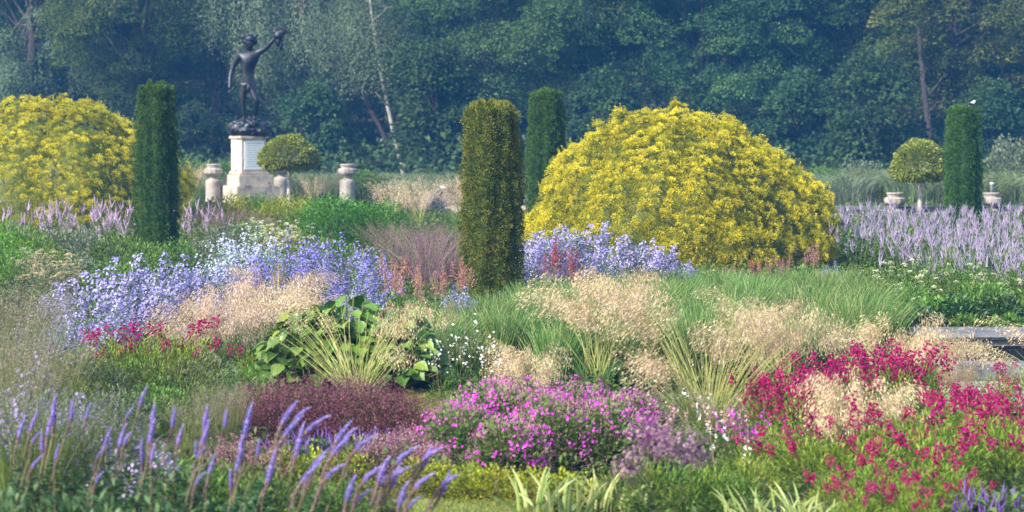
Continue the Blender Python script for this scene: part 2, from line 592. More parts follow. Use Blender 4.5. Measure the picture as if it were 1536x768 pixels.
def golden_dome(Rx, H, seed, dens=1.0):
    g = Geo()

    def place(m, jit, sink):
        i = np.arange(m) + .5
        z = np.clip(1 - i / m * 1.03 + rng.normal(0, jit, m) * .02, -.02, 1)
        a = i * GA_ + rng.normal(0, jit, m) * .03
        r = np.sqrt(np.maximum(0, 1 - z * z))
        u = np.stack([r * np.cos(a), r * np.sin(a), z], 1)
        P = dome_shape(u, Rx, H, .15, seed)
        zz = np.clip(P[:, 2] / H, 0, 1)
        P[:, :2] *= (1 + .13 * np.sin(np.pi * np.clip(zz * 1.25, 0, 1)))[:, None]
        Nn = unit(np.stack([u[:, 0] / Rx, u[:, 1] / Rx, u[:, 2] / H], 1))
        P = P - Nn * sink[:, None]
        P[:, 2] = np.maximum(P[:, 2], .04)
        return u, P, Nn
    m = int(4300 * dens)
    big = NZ(np.arange(m)[:, None] * np.array([[.37, .11, .73]]))
    u, P, Nn = place(m, 1.0, rng.uniform(0, .22, m))
    v = np.clip(.66 + .20 * NZ(P * 1.5 + 11) + .24 * NZ(P * 4 + 2) + rng.normal(0, .16, m), .05, .97)
    nodules(g, P, Nn, rng.uniform(.045, .13, m), 95, .030, .0105, v, .45)
    # older green shoots fill in between
    m2 = int(3000 * dens)
    u, P, Nn = place(m2, 3.0, rng.uniform(.12, .24, m2))
    nodules(g, P, Nn, rng.uniform(.07, .12, m2), 30, .045, .015, np.clip(rng.normal(.18, .12, m2), 0, 1), .3)
    # upright leaders break the outline
    m3 = int(700 * dens)
    u, P, Nn = place(m3, 4.0, np.full(m3, .03))
    for q in range(3):
        nodules(g, P + unit(Nn * .5 + UP * .8) * (.06 + .045 * q), unit(Nn * .4 + UP), np.full(m3, .030 - .007 * q), 9, .030, .010, rng.uniform(.35, .85, m3), .8)
    fol = g.mesh('golden_yew_foliage', M['yew_gold'])
    c = Geo()
    nu, nv = 48, 16
    a = np.linspace(0, 2 * np.pi, nu, endpoint=False)
    rows = []
    for t in np.linspace(0, .5 * np.pi - .02, nv):
        uu = np.stack([np.cos(a) * math.cos(t), np.sin(a) * math.cos(t), np.full(nu, math.sin(t))], 1)
        rows.append(dome_shape(uu, Rx, H, .15, seed) * .83)
    V = np.stack(rows)
    i = np.arange(nv - 1)[:, None] * nu
    j = np.arange(nu)[None, :]
    F = np.stack([i + j, i + (j + 1) % nu, i + nu + (j + 1) % nu, i + nu + j], -1).reshape(-1, 4)
    c.v.append(V.reshape(-1, 3))
    c.f.append(F)
    c.a.append(np.full(len(F), .12))
    core = c.mesh('golden_yew_heart', M['yew_gold'], True)
    tr = Geo()
    tr.tubes(np.array([[[0, 0, -.05], [.03, 0, .6], [0, .04, 1.3]]]), np.array([[.22, .17, .1]]), 0)
    return [('foliage', fol), ('inner_growth', core), ('trunk', tr.mesh('yew_trunk', M['bark']))]


def column_yew(Rr, H, mat, seed, flutes=8, dens=1.0, top_round=.05):
    """several upright stems clipped together: a fluted column with deep seams and a nearly flat, tufted top"""
    r0 = np.random.default_rng(seed)
    g = Geo()
    cuts = np.sort((np.arange(flutes) + r0.uniform(-.32, .32, flutes)) * 2 * np.pi / flutes)

    def rad(a, z):
        aw = a + .10 * np.sin(z * 4 + seed) + .10 * NZ(np.stack([np.cos(a) * 3, z * 3, np.sin(a) * 3 + seed], 1))
        dd = np.abs((aw[:, None] - cuts[None, :] + np.pi) % (2 * np.pi) - np.pi).min(1)
        fl = np.clip(dd / .30, 0, 1) ** .7
        r = Rr * (.74 + .26 * fl) * (1 + .07 * NZ(np.stack([np.cos(a) * 2.5, np.sin(a) * 2.5, z * H * 1.5 + seed], 1)) + .06 * NZ(np.stack([np.cos(a) * 7, np.sin(a) * 7, z * H * 8 + seed], 1)))
        r = r * np.interp(z, [0, .12, .4, .62, .82, .94, 1.0], [.90, .97, 1.0, .98, .91, .85, .76])
        return r * (1 + .05 * NZ(np.stack([z * 3.1 + seed, np.cos(a) * .8, np.sin(a) * .8], 1))), fl
    m = int(2300 * dens)
    i = np.arange(m)
    z = np.clip((i + .5) / m + rng.normal(0, .004, m), .01, .995)
    a = (i * GA_ + rng.normal(0, .06, m)) % (2 * np.pi)
    r, fl = rad(a, z)
    rr = r - rng.uniform(0, .10, m)
    P = np.stack([np.cos(a) * rr, np.sin(a) * rr, z * H], 1)
    Nn = np.stack([np.cos(a), np.sin(a), z * 0 + .15], 1)
    v = np.clip(.5 + .30 * NZ(np.stack([np.cos(a) * 5, np.sin(a) * 5, z * H * 2.2 + seed * 3.1], 1)) + .25 * NZ(P * 9) + rng.normal(0, .20, m), 0, 1)
    nodules(g, P, Nn, rng.uniform(.03, .075, m), 44, .030, .011, v, .5)
    m = int(3400 * dens)
    t = rng.uniform(0, 1, m)
    a = rng.uniform(0, 6.283, m)
    rr = Rr * .64 * np.sqrt(t)
    P = np.stack([np.cos(a) * rr, np.sin(a) * rr, H * (1.0 - .03 * t + .035 * NZ(np.stack([np.cos(a) * rr * 8, np.sin(a) * rr * 8, a * 0 + seed], 1)))], 1)
    sprigs(g, P, np.tile(UP, (m, 1)), rng.uniform(.04, .11, m), rng.uniform(.3, 1, m), .9, .5, 3)
    fol = g.mesh('column_yew_foliage', mat)
    c = Geo()
    nu, nv = 40, 14
    a = np.linspace(0, 2 * np.pi, nu, endpoint=False)
    V = []
    for t in np.linspace(.01, .985, nv):
        r, _ = rad(a, np.full(nu, t))
        V.append(np.stack([np.cos(a) * (r - .10), np.sin(a) * (r - .10), np.full(nu, t * H)], 1))
    V.append(np.stack([np.cos(a) * .02, np.sin(a) * .02, np.full(nu, .985 * H)], 1))
    V = np.stack(V)
    i = np.arange(len(V) - 1)[:, None] * nu
    j = np.arange(nu)[None, :]
    F = np.stack([i + j, i + (j + 1) % nu, i + nu + (j + 1) % nu, i + nu + j], -1).reshape(-1, 4)
    c.v.append(V.reshape(-1, 3))
    c.f.append(F)
    c.a.append(np.full(len(F), .1))
    tr = Geo()
    tr.tubes(np.array([[[0, 0, -.05], [0, 0, H * .4], [0, 0, H * .8]]]), np.array([[.12, .1, .05]]), 0)
    return [('foliage', fol), ('inner_growth', c.mesh('column_yew_heart', mat, True)), ('trunk', tr.mesh('column_yew_trunk', M['bark']))]


D_ = 40
thing('golden_yew', golden_dome(2.66, 2.86, 2.0), (X(1013, D_), D_, 0), 0, 1, 'broad golden yew dome standing between the columnar yews', 'yew')
D_ = 50
thing('golden_yew', golden_dome(2.75, 3.25, 8.0, .8), (X(93, D_), D_, 0), 0, 1, 'golden yew mound behind the slim dark column at the far left', 'yew')
D_ = 30
thing('columnar_yew', column_yew(.45, 2.97, M['yew_olive'], 1), (X(737, D_), D_, 0), 0, 1, 'olive brown fluted yew column rising from the blue green grasses', 'yew')
ydark = column_yew(.43, 3.3, M['yew_dark'], 4, flutes=7)
thing('columnar_yew', ydark, (X(235, 40), 40, 0), 0, (.97, .97, 1.02), 'dark green yew column in front of the golden mound by the statue', 'yew')
ydark2 = column_yew(.42, 3.3, M['yew_dark'], 9, flutes=6)
thing('columnar_yew', ydark2, (X(819, 46), 46, 0), 0, 1.0, 'dark yew column half hidden behind the broad golden dome', 'yew')
thing('columnar_yew', ydark2, (X(1445, 48), 48, 0), R(110), (1, 1, .9), 'dark yew column with a small bird perched on top', 'yew')


# ------------------------------------------------------------------ woodland trees
def tree(Rc, zc, rz, mat, bark, nb=110, per=190, leafsize=.125, weep=0.0, trunk_r=.35, lean=(0, 0), seed=0, lean_top=None):
    """tapered trunk with limbs reaching the foliage clumps; the crown is many leaf faces on the shells of the clumps"""
    r0 = np.random.default_rng(seed + 50)
    nb = int(nb * .8)
    u = r0.normal(size=(nb, 3))
    u = unit(u)
    rad = r0.uniform(.35, 1, nb) ** .5
    cen = u * rad[:, None] * np.array([Rc, Rc, rz])
    shape = 1 + .28 * NZ(u * 1.6 + seed * 2.3)
    cen = cen * shape[:, None]
    cen[:, 2] += zc
    cen[:, 0] += lean[0] * cen[:, 2] / zc
    br = r0.uniform(.6, 1.5, nb) * (Rc / 4.5) ** .6
    g = Geo()
    for c, b in zip(cen, br):
        k = int(per * b * b / .8 * (.24 / leafsize) ** 1.6 * 1.25)
        s_ = sph(k, -.25)
        lump = 1 + .48 * NZ(s_ * 2.2 + c * 1.7) + .18 * NZ(s_ * 5 + c)
        shell = rng.uniform(.45, 1.0, k) ** .5
        p = c + s_ * (b * shell * lump)[:, None] * np.array([1.05, 1.05, .95])
        if weep > 0:
            q = rng.uniform(0, 1, k)
            p[:, 2] -= weep * b * q * 1.6
            p[:, :2] = c[:2] + (p[:, :2] - c[:2]) * (1 - .35 * q)[:, None]
        d = unit(s_ * np.array([1, 1, .35]) - UP * (.25 + weep) + sph(k) * .5)
        h = unit(s_ + UP * .6 + sph(k) * .45)
        bv = r0.uniform(.15, .85)
        L = rng.uniform(.6, 1.25, k) * leafsize
        g.leaves(p, d, h, L, L * (.6 if weep == 0 else .35), np.clip(bv + rng.uniform(-.25, .25, k), 0, 1), .12, .1)
    crown = g.mesh('crown', mat)
    t = Geo()
    K = 7
    tt = np.linspace(0, 1, K)
    axis = np.stack([lean[0] * tt + .12 * np.sin(tt * 4 + seed), .1 * np.cos(tt * 5 + seed), -.3 + tt * (zc * 1.15 + .3)], 1)
    t.tubes(axis[None], np.array([trunk_r * (1 - .75 * tt) + .05 * trunk_r])[0][None], 0, 9)
    pick = r0.permutation(nb)[:26]
    B = []
    for i in pick:
        s0 = r0.uniform(.3, .9)
        a = np.array([np.interp(s0, tt, axis[:, k]) for k in range(3)])
        e = cen[i]
        mid = (a + e) / 2 + np.array([0, 0, .25])
        B.append(np.stack([a, (a * .6 + mid * .4), mid, e]))
    t.tubes(np.array(B), np.tile(np.array([.30, .20, .11, .03]) * trunk_r, (len(B), 1)), 0, 5)
    return [('crown', crown), ('trunk', t.mesh('trunk', bark, True))]


TREE = {
    'oak': tree(4.4, 7.6, 5.4, M['wood_green'], M['bark_dark'], seed=1, nb=120),
    'broad': tree(5.4, 6.6, 6.6, M['wood_mid'], M['bark_dark'], seed=2, nb=170),
    'maple': tree(4.0, 7.2, 5.6, M['wood_green'], M['bark'], seed=3, nb=105),
    'dark': tree(4.6, 7.2, 6.4, M['wood_dark'], M['bark_dark'], seed=4, nb=120),
    'grey': tree(3.2, 5.8, 5.4, M['wood_grey'], M['bark_dark'], seed=5, nb=110, leafsize=.12, per=200, weep=.4),
    'birch': tree(4.6, 7.0, 5.6, M['wood_grey'], M['bark'], seed=6, nb=190, leafsize=.105, per=190, weep=1.2, trunk_r=.24),
    'yellow': tree(3.7, 7.0, 5.2, M['wood_yellow'], M['bark_dark'], seed=7, nb=100),
    'small': tree(1.7, 2.5, 2.3, M['wood_dark'], M['bark_dark'], seed=8, nb=60, leafsize=.17, per=230, trunk_r=.14),
}
ROWS = [  # px, D, kind, rot, scale xyz, label
    (45, 99, 'grey', 10, 1.05, 'soft grey green willow like tree at the edge behind the golden mound'),
    (210, 95, 'oak', 40, .82, 'fresh green oak like tree behind the dark column and statue'),
    (455, 96, 'birch', 0, (1.0, 1, 1.02), 'weeping grey green birch directly behind the raised statue arm'),
    (640, 105, 'dark', 70, .9, 'dark shaded tree in the gap beside the leaning birch'),
    (735, 92, 'broad', 120, .82, 'wide mid green tree whose boughs sweep low behind the olive column'),
    (870, 97, 'maple', 200, 1.0, 'rounded green tree behind the second dark yew column'),
    (1050, 95, 'broad', 260, .84, 'blue green dense tree directly above the golden dome'),
    (1195, 98, 'dark', 30, .92, 'shaded dark tree right of the golden dome'),
    (1300, 97, 'maple', 310, .95, 'green tree with low tiers between dome and standard tree'),
    (1430, 93, 'yellow', 150, 1.0, 'olive green tree towering above the clipped standard and bird'),
    (1555, 99, 'dark', 200, 1.05, 'dark tree closing the wood at the right border'),
    (330, 107, 'dark', 140, 1.0, 'dark shadowed tree behind the thick bare trunk'),
    (118, 108, 'dark', 250, .95, 'dark tree between the willow like tree and the oak'),
    (-60, 104, 'dark', 20, 1.0, 'dark tree half out of view beyond the grey willow'),
]
for px, D, k, rz, sc, lab in ROWS:
    x = X(px, D)
    thing('woodland_tree', TREE[k], (x, D, float(ground_z(x, D))), R(rz), sc, lab, 'tree', 'woodland trees behind the garden')
BACK = [(-20, 'oak'), (130, 'broad'), (290, 'maple'), (440, 'dark'), (580, 'broad'), (700, 'oak'), (830, 'dark'), (960, 'broad'), (1090, 'maple'), (1230, 'broad'), (1350, 'oak'), (1480, 'broad'), (1600, 'maple')]
for i, (px, k) in enumerate(BACK):
    D = 116 + (i * 7) % 11
    x = X(px, D)
    thing('woodland_tree', TREE[k], (x, D, float(ground_z(x, D)) - 1.5), R(57 * i), 1.05, 'woodland tree deep in the shaded second row of the hillside wood', 'tree', 'trees deep in the wood')
SHRUBS = [(1195, 89, 'small', .9, 'low rounded tree at the wood edge right of the golden dome'),
          (1308, 86, 'small', 1.05, 'round low tree beside the clipped standard at the wood edge'),
          (655, 88, 'small', 1.1, 'low tree under the leaning birch trunk'),
          (480, 90, 'small', .8, 'low dark tree behind the clipped standard near the statue'),
          (1490, 88, 'small', .8, 'low tree beyond the yew column with the bird'),
          (288, 90, 'small', .62, 'low tree between the dark column and the statue plinth'),
          (900, 88, 'small', .9, 'low tree behind the shoulder of the golden dome')]
for i, (px, D, k, sc, lab) in enumerate(SHRUBS):
    x = X(px, D)
    thing('understorey_tree', TREE[k], (x, D, 0), R(70 * i), sc, lab, 'tree', 'small trees along the wood edge')


def bare_trunk(name, pts, r0_, r1, mat, label, crown=None):
    """a tall trunk through given (px, py, D) points, with short limbs"""
    P = np.array([[X(px, D), D, EYE - (py - HOR) * D / FPX] for px, py, D in pts])
    base = P[0].copy()
    base[2] = float(ground_z(base[0], base[1]))
    t = Geo()
    k = np.linspace(0, 1, 12)
    src = np.linspace(0, 1, len(P))
    ax = np.stack([np.interp(k, src, P[:, i]) for i in range(3)], 1) - base
    ax[0, 2] = -.2
    t.tubes(ax[None], (r0_ + (r1 - r0_) * k)[None], 0, 10)
    B = []
    for i in range(7):
        s0 = 5 + i % 6
        a = ax[s0]
        d = np.array([rng.uniform(-1, 1), rng.uniform(-.6, .6), rng.uniform(.2, .9)])
        B.append(np.stack([a, a + d * .5, a + d * .9 + [0, 0, .12], a + d * 1.3]))
    t.tubes(np.array(B), np.tile(np.array([.35, .25, .18, .06]) * r0_, (len(B), 1)), 0, 5)
    v = [('trunk', t.mesh('trunk', mat, True))]
    if crown:
        g = Geo()
        for (cx, cz, b) in crown:
            c = np.array([X(cx, pts[-1][2]), pts[-1][2], EYE - (cz - HOR) * pts[-1][2] / FPX]) - base
            n = int(900 * b * b)
            s_ = sph(n, -.5)
            p = c + s_ * b * (rng.uniform(.4, 1, n) ** .5)[:, None]
            p[:, 2] -= rng.uniform(0, 1, n) * b * .9
            g.leaves(p, unit(s_ - UP * .9), s_, rng.uniform(.07, .14, n), .045, rnd(n), .1)
        v.append(('crown', g.mesh('crown', M['wood_grey'])))
    thing(name, v, tuple(base), 0, 1, label, 'tree')


bare_trunk('leaning_birch', [(612, 285, 90), (598, 230, 90), (585, 175, 90), (573, 115, 90), (560, 40, 90), (548, -60, 90)], .12, .05, M['bark_pale'],
           'slender pale birch trunk leaning across the dark gap', [(565, 92, 1.2), (545, 60, 1.3), (582, 60, 1.2), (600, 40, 1.0), (530, 110, .9), (590, 88, .8), (555, 20, 1.5), (570, 35, 1.3), (540, 5, 1.3)])
bare_trunk('leaning_bare_tree', [(612, 290, 93), (595, 245, 93), (575, 200, 93), (545, 140, 93), (515, 60, 93)], .16, .07, M['bark_dark'], 'brown leaning trunk crossing just behind the pale birch')
bare_trunk('tall_tree', [(328, 275, 96), (325, 200, 96), (327, 120, 96), (321, 30, 96), (323, -90, 96)], .31, .21, M['bark_dark'],
           'thick dark bare trunk between the oak and the statue')
bare_trunk('slender_tree', [(1399, 262, 91), (1397, 215, 91), (1392, 180, 91), (1385, 120, 91), (1378, 40, 91)], .17, .11, M['bark_dark'],
           'grey brown trunk visible above the clipped standard tree')


# ------------------------------------------------------------------ statue, plinth, piers, walls
def skin_body(name, joints, edges, mat, root=0, sub=2, fat=1.0):
    me = bpy.data.meshes.new(name)
    me.from_pydata([j[0] for j in joints], edges, [])
    o = bpy.data.objects.new(name, me)
    C.objects.link(o)
    mod = o.modifiers.new('skin', 'SKIN')
    mod.use_smooth_shade = True
    for i, j in enumerate(joints):
        sv = me.skin_vertices[0].data[i]
        r = j[1]
        sv.radius = (r * fat, r * fat) if np.isscalar(r) else (r[0] * fat, r[1] * fat)
        sv.use_root = i == root
    ss = o.modifiers.new('sub', 'SUBSURF')
    ss.levels = sub
    ss.render_levels = sub
    dg = bpy.context.evaluated_depsgraph_get()
    ev = o.evaluated_get(dg)
    m2 = bpy.data.meshes.new_from_object(ev)
    bpy.data.objects.remove(o)
    m2.materials.clear()
    m2.materials.append(mat)
    for p in m2.polygons:
        p.use_smooth = True
    return m2


def lumps(name, items, mat, sub=3, amp=.15, freq=4):
    """one mesh of merged lumpy balls: (centre, radii)"""
    bm = bmesh.new()
    for c, r in items:
        rr = bmesh.ops.create_icosphere(bm, subdivisions=sub, radius=1)
        for v in rr['verts']:
            d = 1 + amp * noise.noise(v.co * freq * .5 + Vector(c) * 3) + amp * .6 * noise.noise(v.co * freq * 1.4 + Vector(c) * 7)
            v.co = Vector((v.co.x * r[0] * d + c[0], v.co.y * r[1] * d + c[1], v.co.z * r[2] * d + c[2]))
    return fromb(name, bm, mat, True)


DS = 64.0
STX = X(373, DS)
J = [((-.05, 0, 1.12), (.19, .15)),      # 0 pelvis
     ((-.04, -.01, 1.38), (.155, .12)),  # 1 waist
     ((-.01, -.01, 1.66), (.20, .145)),  # 2 chest
     ((.01, .0, 1.92), (.19, .12)),      # 3 upper chest
     ((.02, .0, 2.10), .075),            # 4 neck
     ((.035, -.02, 2.26), (.135, .15)),  # 5 head low
     ((.05, -.02, 2.43), (.13, .145)),   # 6 head top
     ((-.27, .01, 1.98), .095),          # 7 shoulder
     ((-.46, .05, 1.68), .075),          # 8 elbow-up
     ((-.54, .02, 1.44), .06),          # 9 elbow
     ((-.55, -.10, 1.22), .052),         # 10 forearm
     ((-.53, -.18, 1.04), .042),         # 11 wrist
     ((-.53, -.21, .94), .05),           # 12 hand
     ((.28, .0, 2.03), .095),            # 13 shoulder raised
     ((.48, -.06, 2.13), .075),          # 14
     ((.63, -.12, 2.25), .062),          # 15 elbow
     ((.77, -.16, 2.39), .053),          # 16
     ((.88, -.18, 2.51), .045),          # 17 wrist
     ((.94, -.19, 2.58), .05),           # 18 hand
     ((-.16, 0, .98), .115),             # 19 hip
     ((-.18, -.03, .74), .098),           # 20 thigh
     ((-.17, -.03, .53), .072),           # 21 knee
     ((-.16, .01, .32), .07),           # 22 calf
     ((-.13, .03, .08), .045),           # 23 ankle
     ((-.15, -.12, .03), .05),           # 24 toe
     ((.08, -.02, .98), .125),           # 25 hip
     ((.19, -.10, .78), .098),           # 26
     ((.29, -.16, .58), .072),           # 27 knee
     ((.24, -.04, .36), .068),           # 28
     ((.17, .08, .12), .045),            # 29 ankle
     ((.20, -.05, .05), .05),            # 30 toe
     ((.03, -.155, 2.27), .026)]         # 31 nose
E = [(0, 1), (1, 2), (2, 3), (3, 4), (4, 5), (5, 6), (3, 7), (7, 8), (8, 9), (9, 10), (10, 11), (11, 12), (3, 13), (13, 14), (14, 15), (15, 16), (16, 17), (17, 18),
     (0, 19), (19, 20), (20, 21), (21, 22), (22, 23), (23, 24), (0, 25), (25, 26), (26, 27), (27, 28), (28, 29), (29, 30), (5, 31)]
fig = skin_body('bronze_figure', J, E, M['bronze'], fat=1.24)
PLT = 2.12                                    # plinth top
stat = empty('bronze_statue', (STX, DS, PLT), R(-6))
tag(stat, 'dark bronze figure lifting one arm high, on a rocky bronze base', 'statue')
rock = lumps('rock_base', [((0, 0, .18), (.52, .5, .26)), ((-.22, -.12, .24), (.36, .34, .24)), ((.3, .05, .20), (.36, .36, .22)), ((.02, -.02, .38), (.32, .30, .16)), ((.42, -.18, .15), (.24, .24, .16)), ((-.42, .05, .14), (.22, .26, .15)), ((.2, -.3, .36), (.16, .14, .12)), ((-.18, -.1, .40), (.15, .16, .12)), ((.5, .1, .26), (.13, .15, .11))], M['bronze'], 4, .30, 5)
part('rock_base', rock, stat)
body = part('figure', fig, stat, (0, 0, .46))
part('hair', lumps('hair', [((.045, .03, 2.45), (.185, .19, .15)), ((-.10, .02, 2.38), (.08, .10, .10)), ((.19, .03, 2.38), (.08, .10, .10)), ((-.15, .02, 2.52), (.09, .06, .07)), ((.20, .02, 2.53), (.06, .06, .06))], M['bronze'], 3, .25, 7), body)
part('cloth_bundle', lumps('cloth_bundle', [((.96, -.2, 2.56), (.16, .15, .17)), ((1.06, -.2, 2.64), (.12, .11, .11)), ((.95, -.2, 2.38), (.09, .09, .17)), ((1.03, -.2, 2.26), (.06, .06, .14)), ((.86, -.2, 2.66), (.09, .09, .08))], M['bronze'], 3, .35, 7), body)
part('loincloth', lumps('loincloth', [((-.04, -.01, 1.08), (.235, .20, .12)), ((.04, -.12, 1.0), (.10, .09, .14))], M['bronze'], 3, .22, 7), body)


def finger(base, d):
    b = np.array(base)
    d = unit(np.array(d, float))
    return np.stack([b, b + d * .04, b + d * .075 + [.0, -.012, -.006]])


fg = Geo()
for k in range(4):
    fg.tubes(finger((-.555 + .017 * k, -.235, .905), (.0, -.25, -1))[None], np.array([[.013, .012, .008]]), 0, 5)
fg.tubes(finger((-.50, -.22, .95), (.5, -.4, -.8))[None], np.array([[.014, .012, .009]]), 0, 5)
part('fingers', fg.mesh('fingers', M['bronze'], True), body)
fg = Geo()
for k in range(4):
    fg.tubes(finger((.92 + .017 * k, -.235, 2.61 - .012 * k), (.35, -.6, -.2))[None], np.array([[.013, .012, .008]]), 0, 5)
fg.tubes(finger((.91, -.22, 2.57), (-.2, -.8, .3))[None], np.array([[.014, .012, .009]]), 0, 5)
part('fingers', fg.mesh('fingers', M['bronze'], True), body)

# plinth
TH = R(31)
pl = empty('statue_plinth', (X(373, DS), DS, 0), 0)
tag(pl, 'pale stone plinth with white inscribed panels under the bronze statue', 'plinth')
bm = bmesh.new()
bbox(bm, 0, 0, .98 + .54, .80, .80, 1.08, TH, .012)
bbox(bm, 0, 0, 2.08, .90, .90, .09, TH, .02)
bbox(bm, 0, 0, 1.01, .92, .92, .10, TH, .025)
part('block', fromb('plinth_block', bm, M['stone']), pl)
bm = bmesh.new()
bbox(bm, 0, 0, .80, 1.12, 1.12, .34, TH, .02)
bbox(bm, 0, 0, .33, 1.38, 1.38, .62, TH, .02)
bbox(bm, 0, 0, .02, 1.52, 1.52, .20, TH, .02)
part('stepped_base', fromb('plinth_steps', bm, M['stone']), pl)
for k in range(2):
    ang = TH - R(90) if k == 0 else TH + R(180)
    nx, ny = math.cos(ang), math.sin(ang)
    bm = bmesh.new()
    bbox(bm, nx * .404, ny * .404, 1.55, .03, .64, .86, ang, .006)
    pn = part('inscribed_panel', fromb('panel', bm, M['panel']), pl)
    bm = bmesh.new()
    for j in range(11):
        wd = .50 - .12 * ((j * 37) % 5) / 5
        bbox(bm, nx * .4205, ny * .4205, 1.90 - j * .068, .004, wd, .022, ang)
    part('worn_lettering', fromb('letters', bm, M['letters']), pn)


def pier(urn_only=False):
    bm = bmesh.new()
    prof = [(.27, -.05), (.27, .10), (.235, .13), (.232, .62), (.238, .72), (.225, .79), (.16, .83)]
    lathe(bm, prof, 28)
    d = fromb('pier_drum', bm, M['stone_pier'], False)
    bm = bmesh.new()
    lathe(bm, [(.14, .832), (.105, .87), (.11, .90), (.17, .935), (.275, .99), (.285, 1.02), (.285, 1.12), (.25, 1.14), (.19, 1.165), (.195, 1.22), (.225, 1.24), (.225, 1.27), (.20, 1.28)], 12)
    u = fromb('pier_urn', bm, M['stone_pier'], False)
    return [('drum', d), ('urn', u)]


PIER = pier()
for px, D, lab in [(320, 64, 'stone pier with urn finial beside the statue plinth, on its outer side'), (422, 66, 'stone pier with urn half hidden by the clipped standard tree'),
                   (521, 64, 'stone pier with urn finial standing alone past the clipped standard')]:
    thing('stone_pier', PIER, (X(px, D), D, 0), R(px), 1, lab, 'pier', 'stone piers with urns')
for px, D, lab in [(1342, 57, 'low stone urn pier beside the trunk of the right standard tree'), (1487, 57, 'low stone urn pier just past the yew column with the bird')]:
    thing('stone_pier', PIER, (X(px, D), D, -.55), R(px), .98, lab, 'pier', 'stone piers with urns')


def wall(name, x0, x1, y, h, t, label, mat):
    root = empty(name, ((x0 + x1) / 2, y, 0))
    tag(root, label, 'wall')
    L = x1 - x0
    bm = bmesh.new()
    bbox(bm, 0, 0, h / 2 - .1, L, t, h, 0, .01)
    part('wall_body', fromb('wall_body', bm, mat), root)
    bm = bmesh.new()
    n = max(1, int(L / .9))
    for i in range(n):
        bbox(bm, -L / 2 + (i + .5) * L / n, 0, h - .04, L / n - .012, t + .12, .12, 0, .018)
    part('coping', fromb('coping', bm, M['coping']), root)
    return root


wall('garden_wall', X(585, 57), X(650, 57), 57, .52, .35, 'low stone garden wall left of the dark steps opening', M['dark_stone'])
wall('garden_wall', X(668, 57), X(800, 57), 57, .52, .35, 'low stone garden wall running behind the olive yew column', M['stone'])
wall('garden_wall', X(1215, 57), X(1600, 57), 57.4, .30, .3, 'long low stone wall between the two low urn piers', M['stone'])
bm = bmesh.new()
for i in range(4):
    bbox(bm, 0, .35 * i, .06 + .17 * i, .66, .36, .15, 0, .01)
st = part('garden_steps', fromb('steps', bm, M['dark_stone']), None, (X(656, 56.6), 56.3, 0))
tag(st, 'short flight of dark stone steps in the wall opening', 'steps')

# spotlight on a post
sp = empty('garden_spotlight', (X(662, 56), 56, 0))
tag(sp, 'small dark garden spotlight on a thin post above the steps', 'spotlight')
bm = bmesh.new()
lathe(bm, [(.02, 0), (.02, .62), (.03, .64), (.02, .66)], 10)
part('post', fromb('post', bm, M['metal'], True), sp)
bm = bmesh.new()
lathe(bm, [(.05, -.13), (.075, -.10), (.085, .08), (.09, .12), (.08, .125)], 14)
hd = part('lamp_head', fromb('lamp_head', bm, M['metal'], True), sp, (0, 0, .78), (R(25), R(20), 0))
bm = bmesh.new()
lathe(bm, [(.075, .126), (.07, .137)], 14)
part('lens', fromb('lens', bm, M['glass_lamp']), hd)
# short pale bollard light beside the right pier
bl = empty('bollard_light', (X(1488, 58.2), 58.2, 0))
tag(bl, 'pale slim bollard light rising behind the right urn pier', 'light')
bm = bmesh.new()
lathe(bm, [(.05, 0), (.05, .72), (.055, .74), (.05, .76)], 14)
part('post', fromb('post', bm, M['coping'], True), bl)
bm = bmesh.new()
lathe(bm, [(.045, .762), (.045, .88), (.06, .885), (.06, .91), (.03, .93)], 14)
part('lamp_head', fromb('lamp_head', bm, M['glass_lamp'], True), bl)

# raised pond on the right: lower kerb, dark recess, moulded coping
pond = empty('stone_basin', (X(1420, 24), 23.2, 0))
tag(pond, 'tiered grey stone pond edge beside the pale gravel path', 'pond edge')
bm = bmesh.new()
for i in range(5):
    bbox(bm, .35 + i * 1.5, .21, .08, 1.485, .42, .22, 0, .03)
part('lower_kerb', fromb('lower_kerb', bm, M['coping']), pond)
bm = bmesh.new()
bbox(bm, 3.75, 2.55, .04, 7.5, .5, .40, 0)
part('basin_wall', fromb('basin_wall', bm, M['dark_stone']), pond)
bm = bmesh.new()
for i in range(4):
    x0 = -.05 + i * 1.9
    prof = [(0, 0), (.0, .055), (-.05, .075), (-.075, .11), (-.05, .15), (0, .165), (.6, .165), (.6, 0)]
    a = [bm.verts.new((x0, 2.22 + p[0], .15 + p[1])) for p in prof]
    b = [bm.verts.new((x0 + 1.892, 2.22 + p[0], .15 + p[1])) for p in prof]
    for k in range(len(prof)):
        k2 = (k + 1) % len(prof)
        bm.faces.new((a[k], a[k2], b[k2], b[k]))
    bm.faces.new(list(reversed(a)))
    bm.faces.new(b)
part('moulded_coping', fromb('moulded_coping', bm, M['coping']), pond)
bm = bmesh.new()
bbox(bm, 3.75, 1.55, .04, 7.5, 1.45, .02)
part('water', fromb('pond_water', bm, surf('still dark water', [(.01, .014, .018), (.02, .026, .03)], 2, .06, .04, spec=.6)), pond)

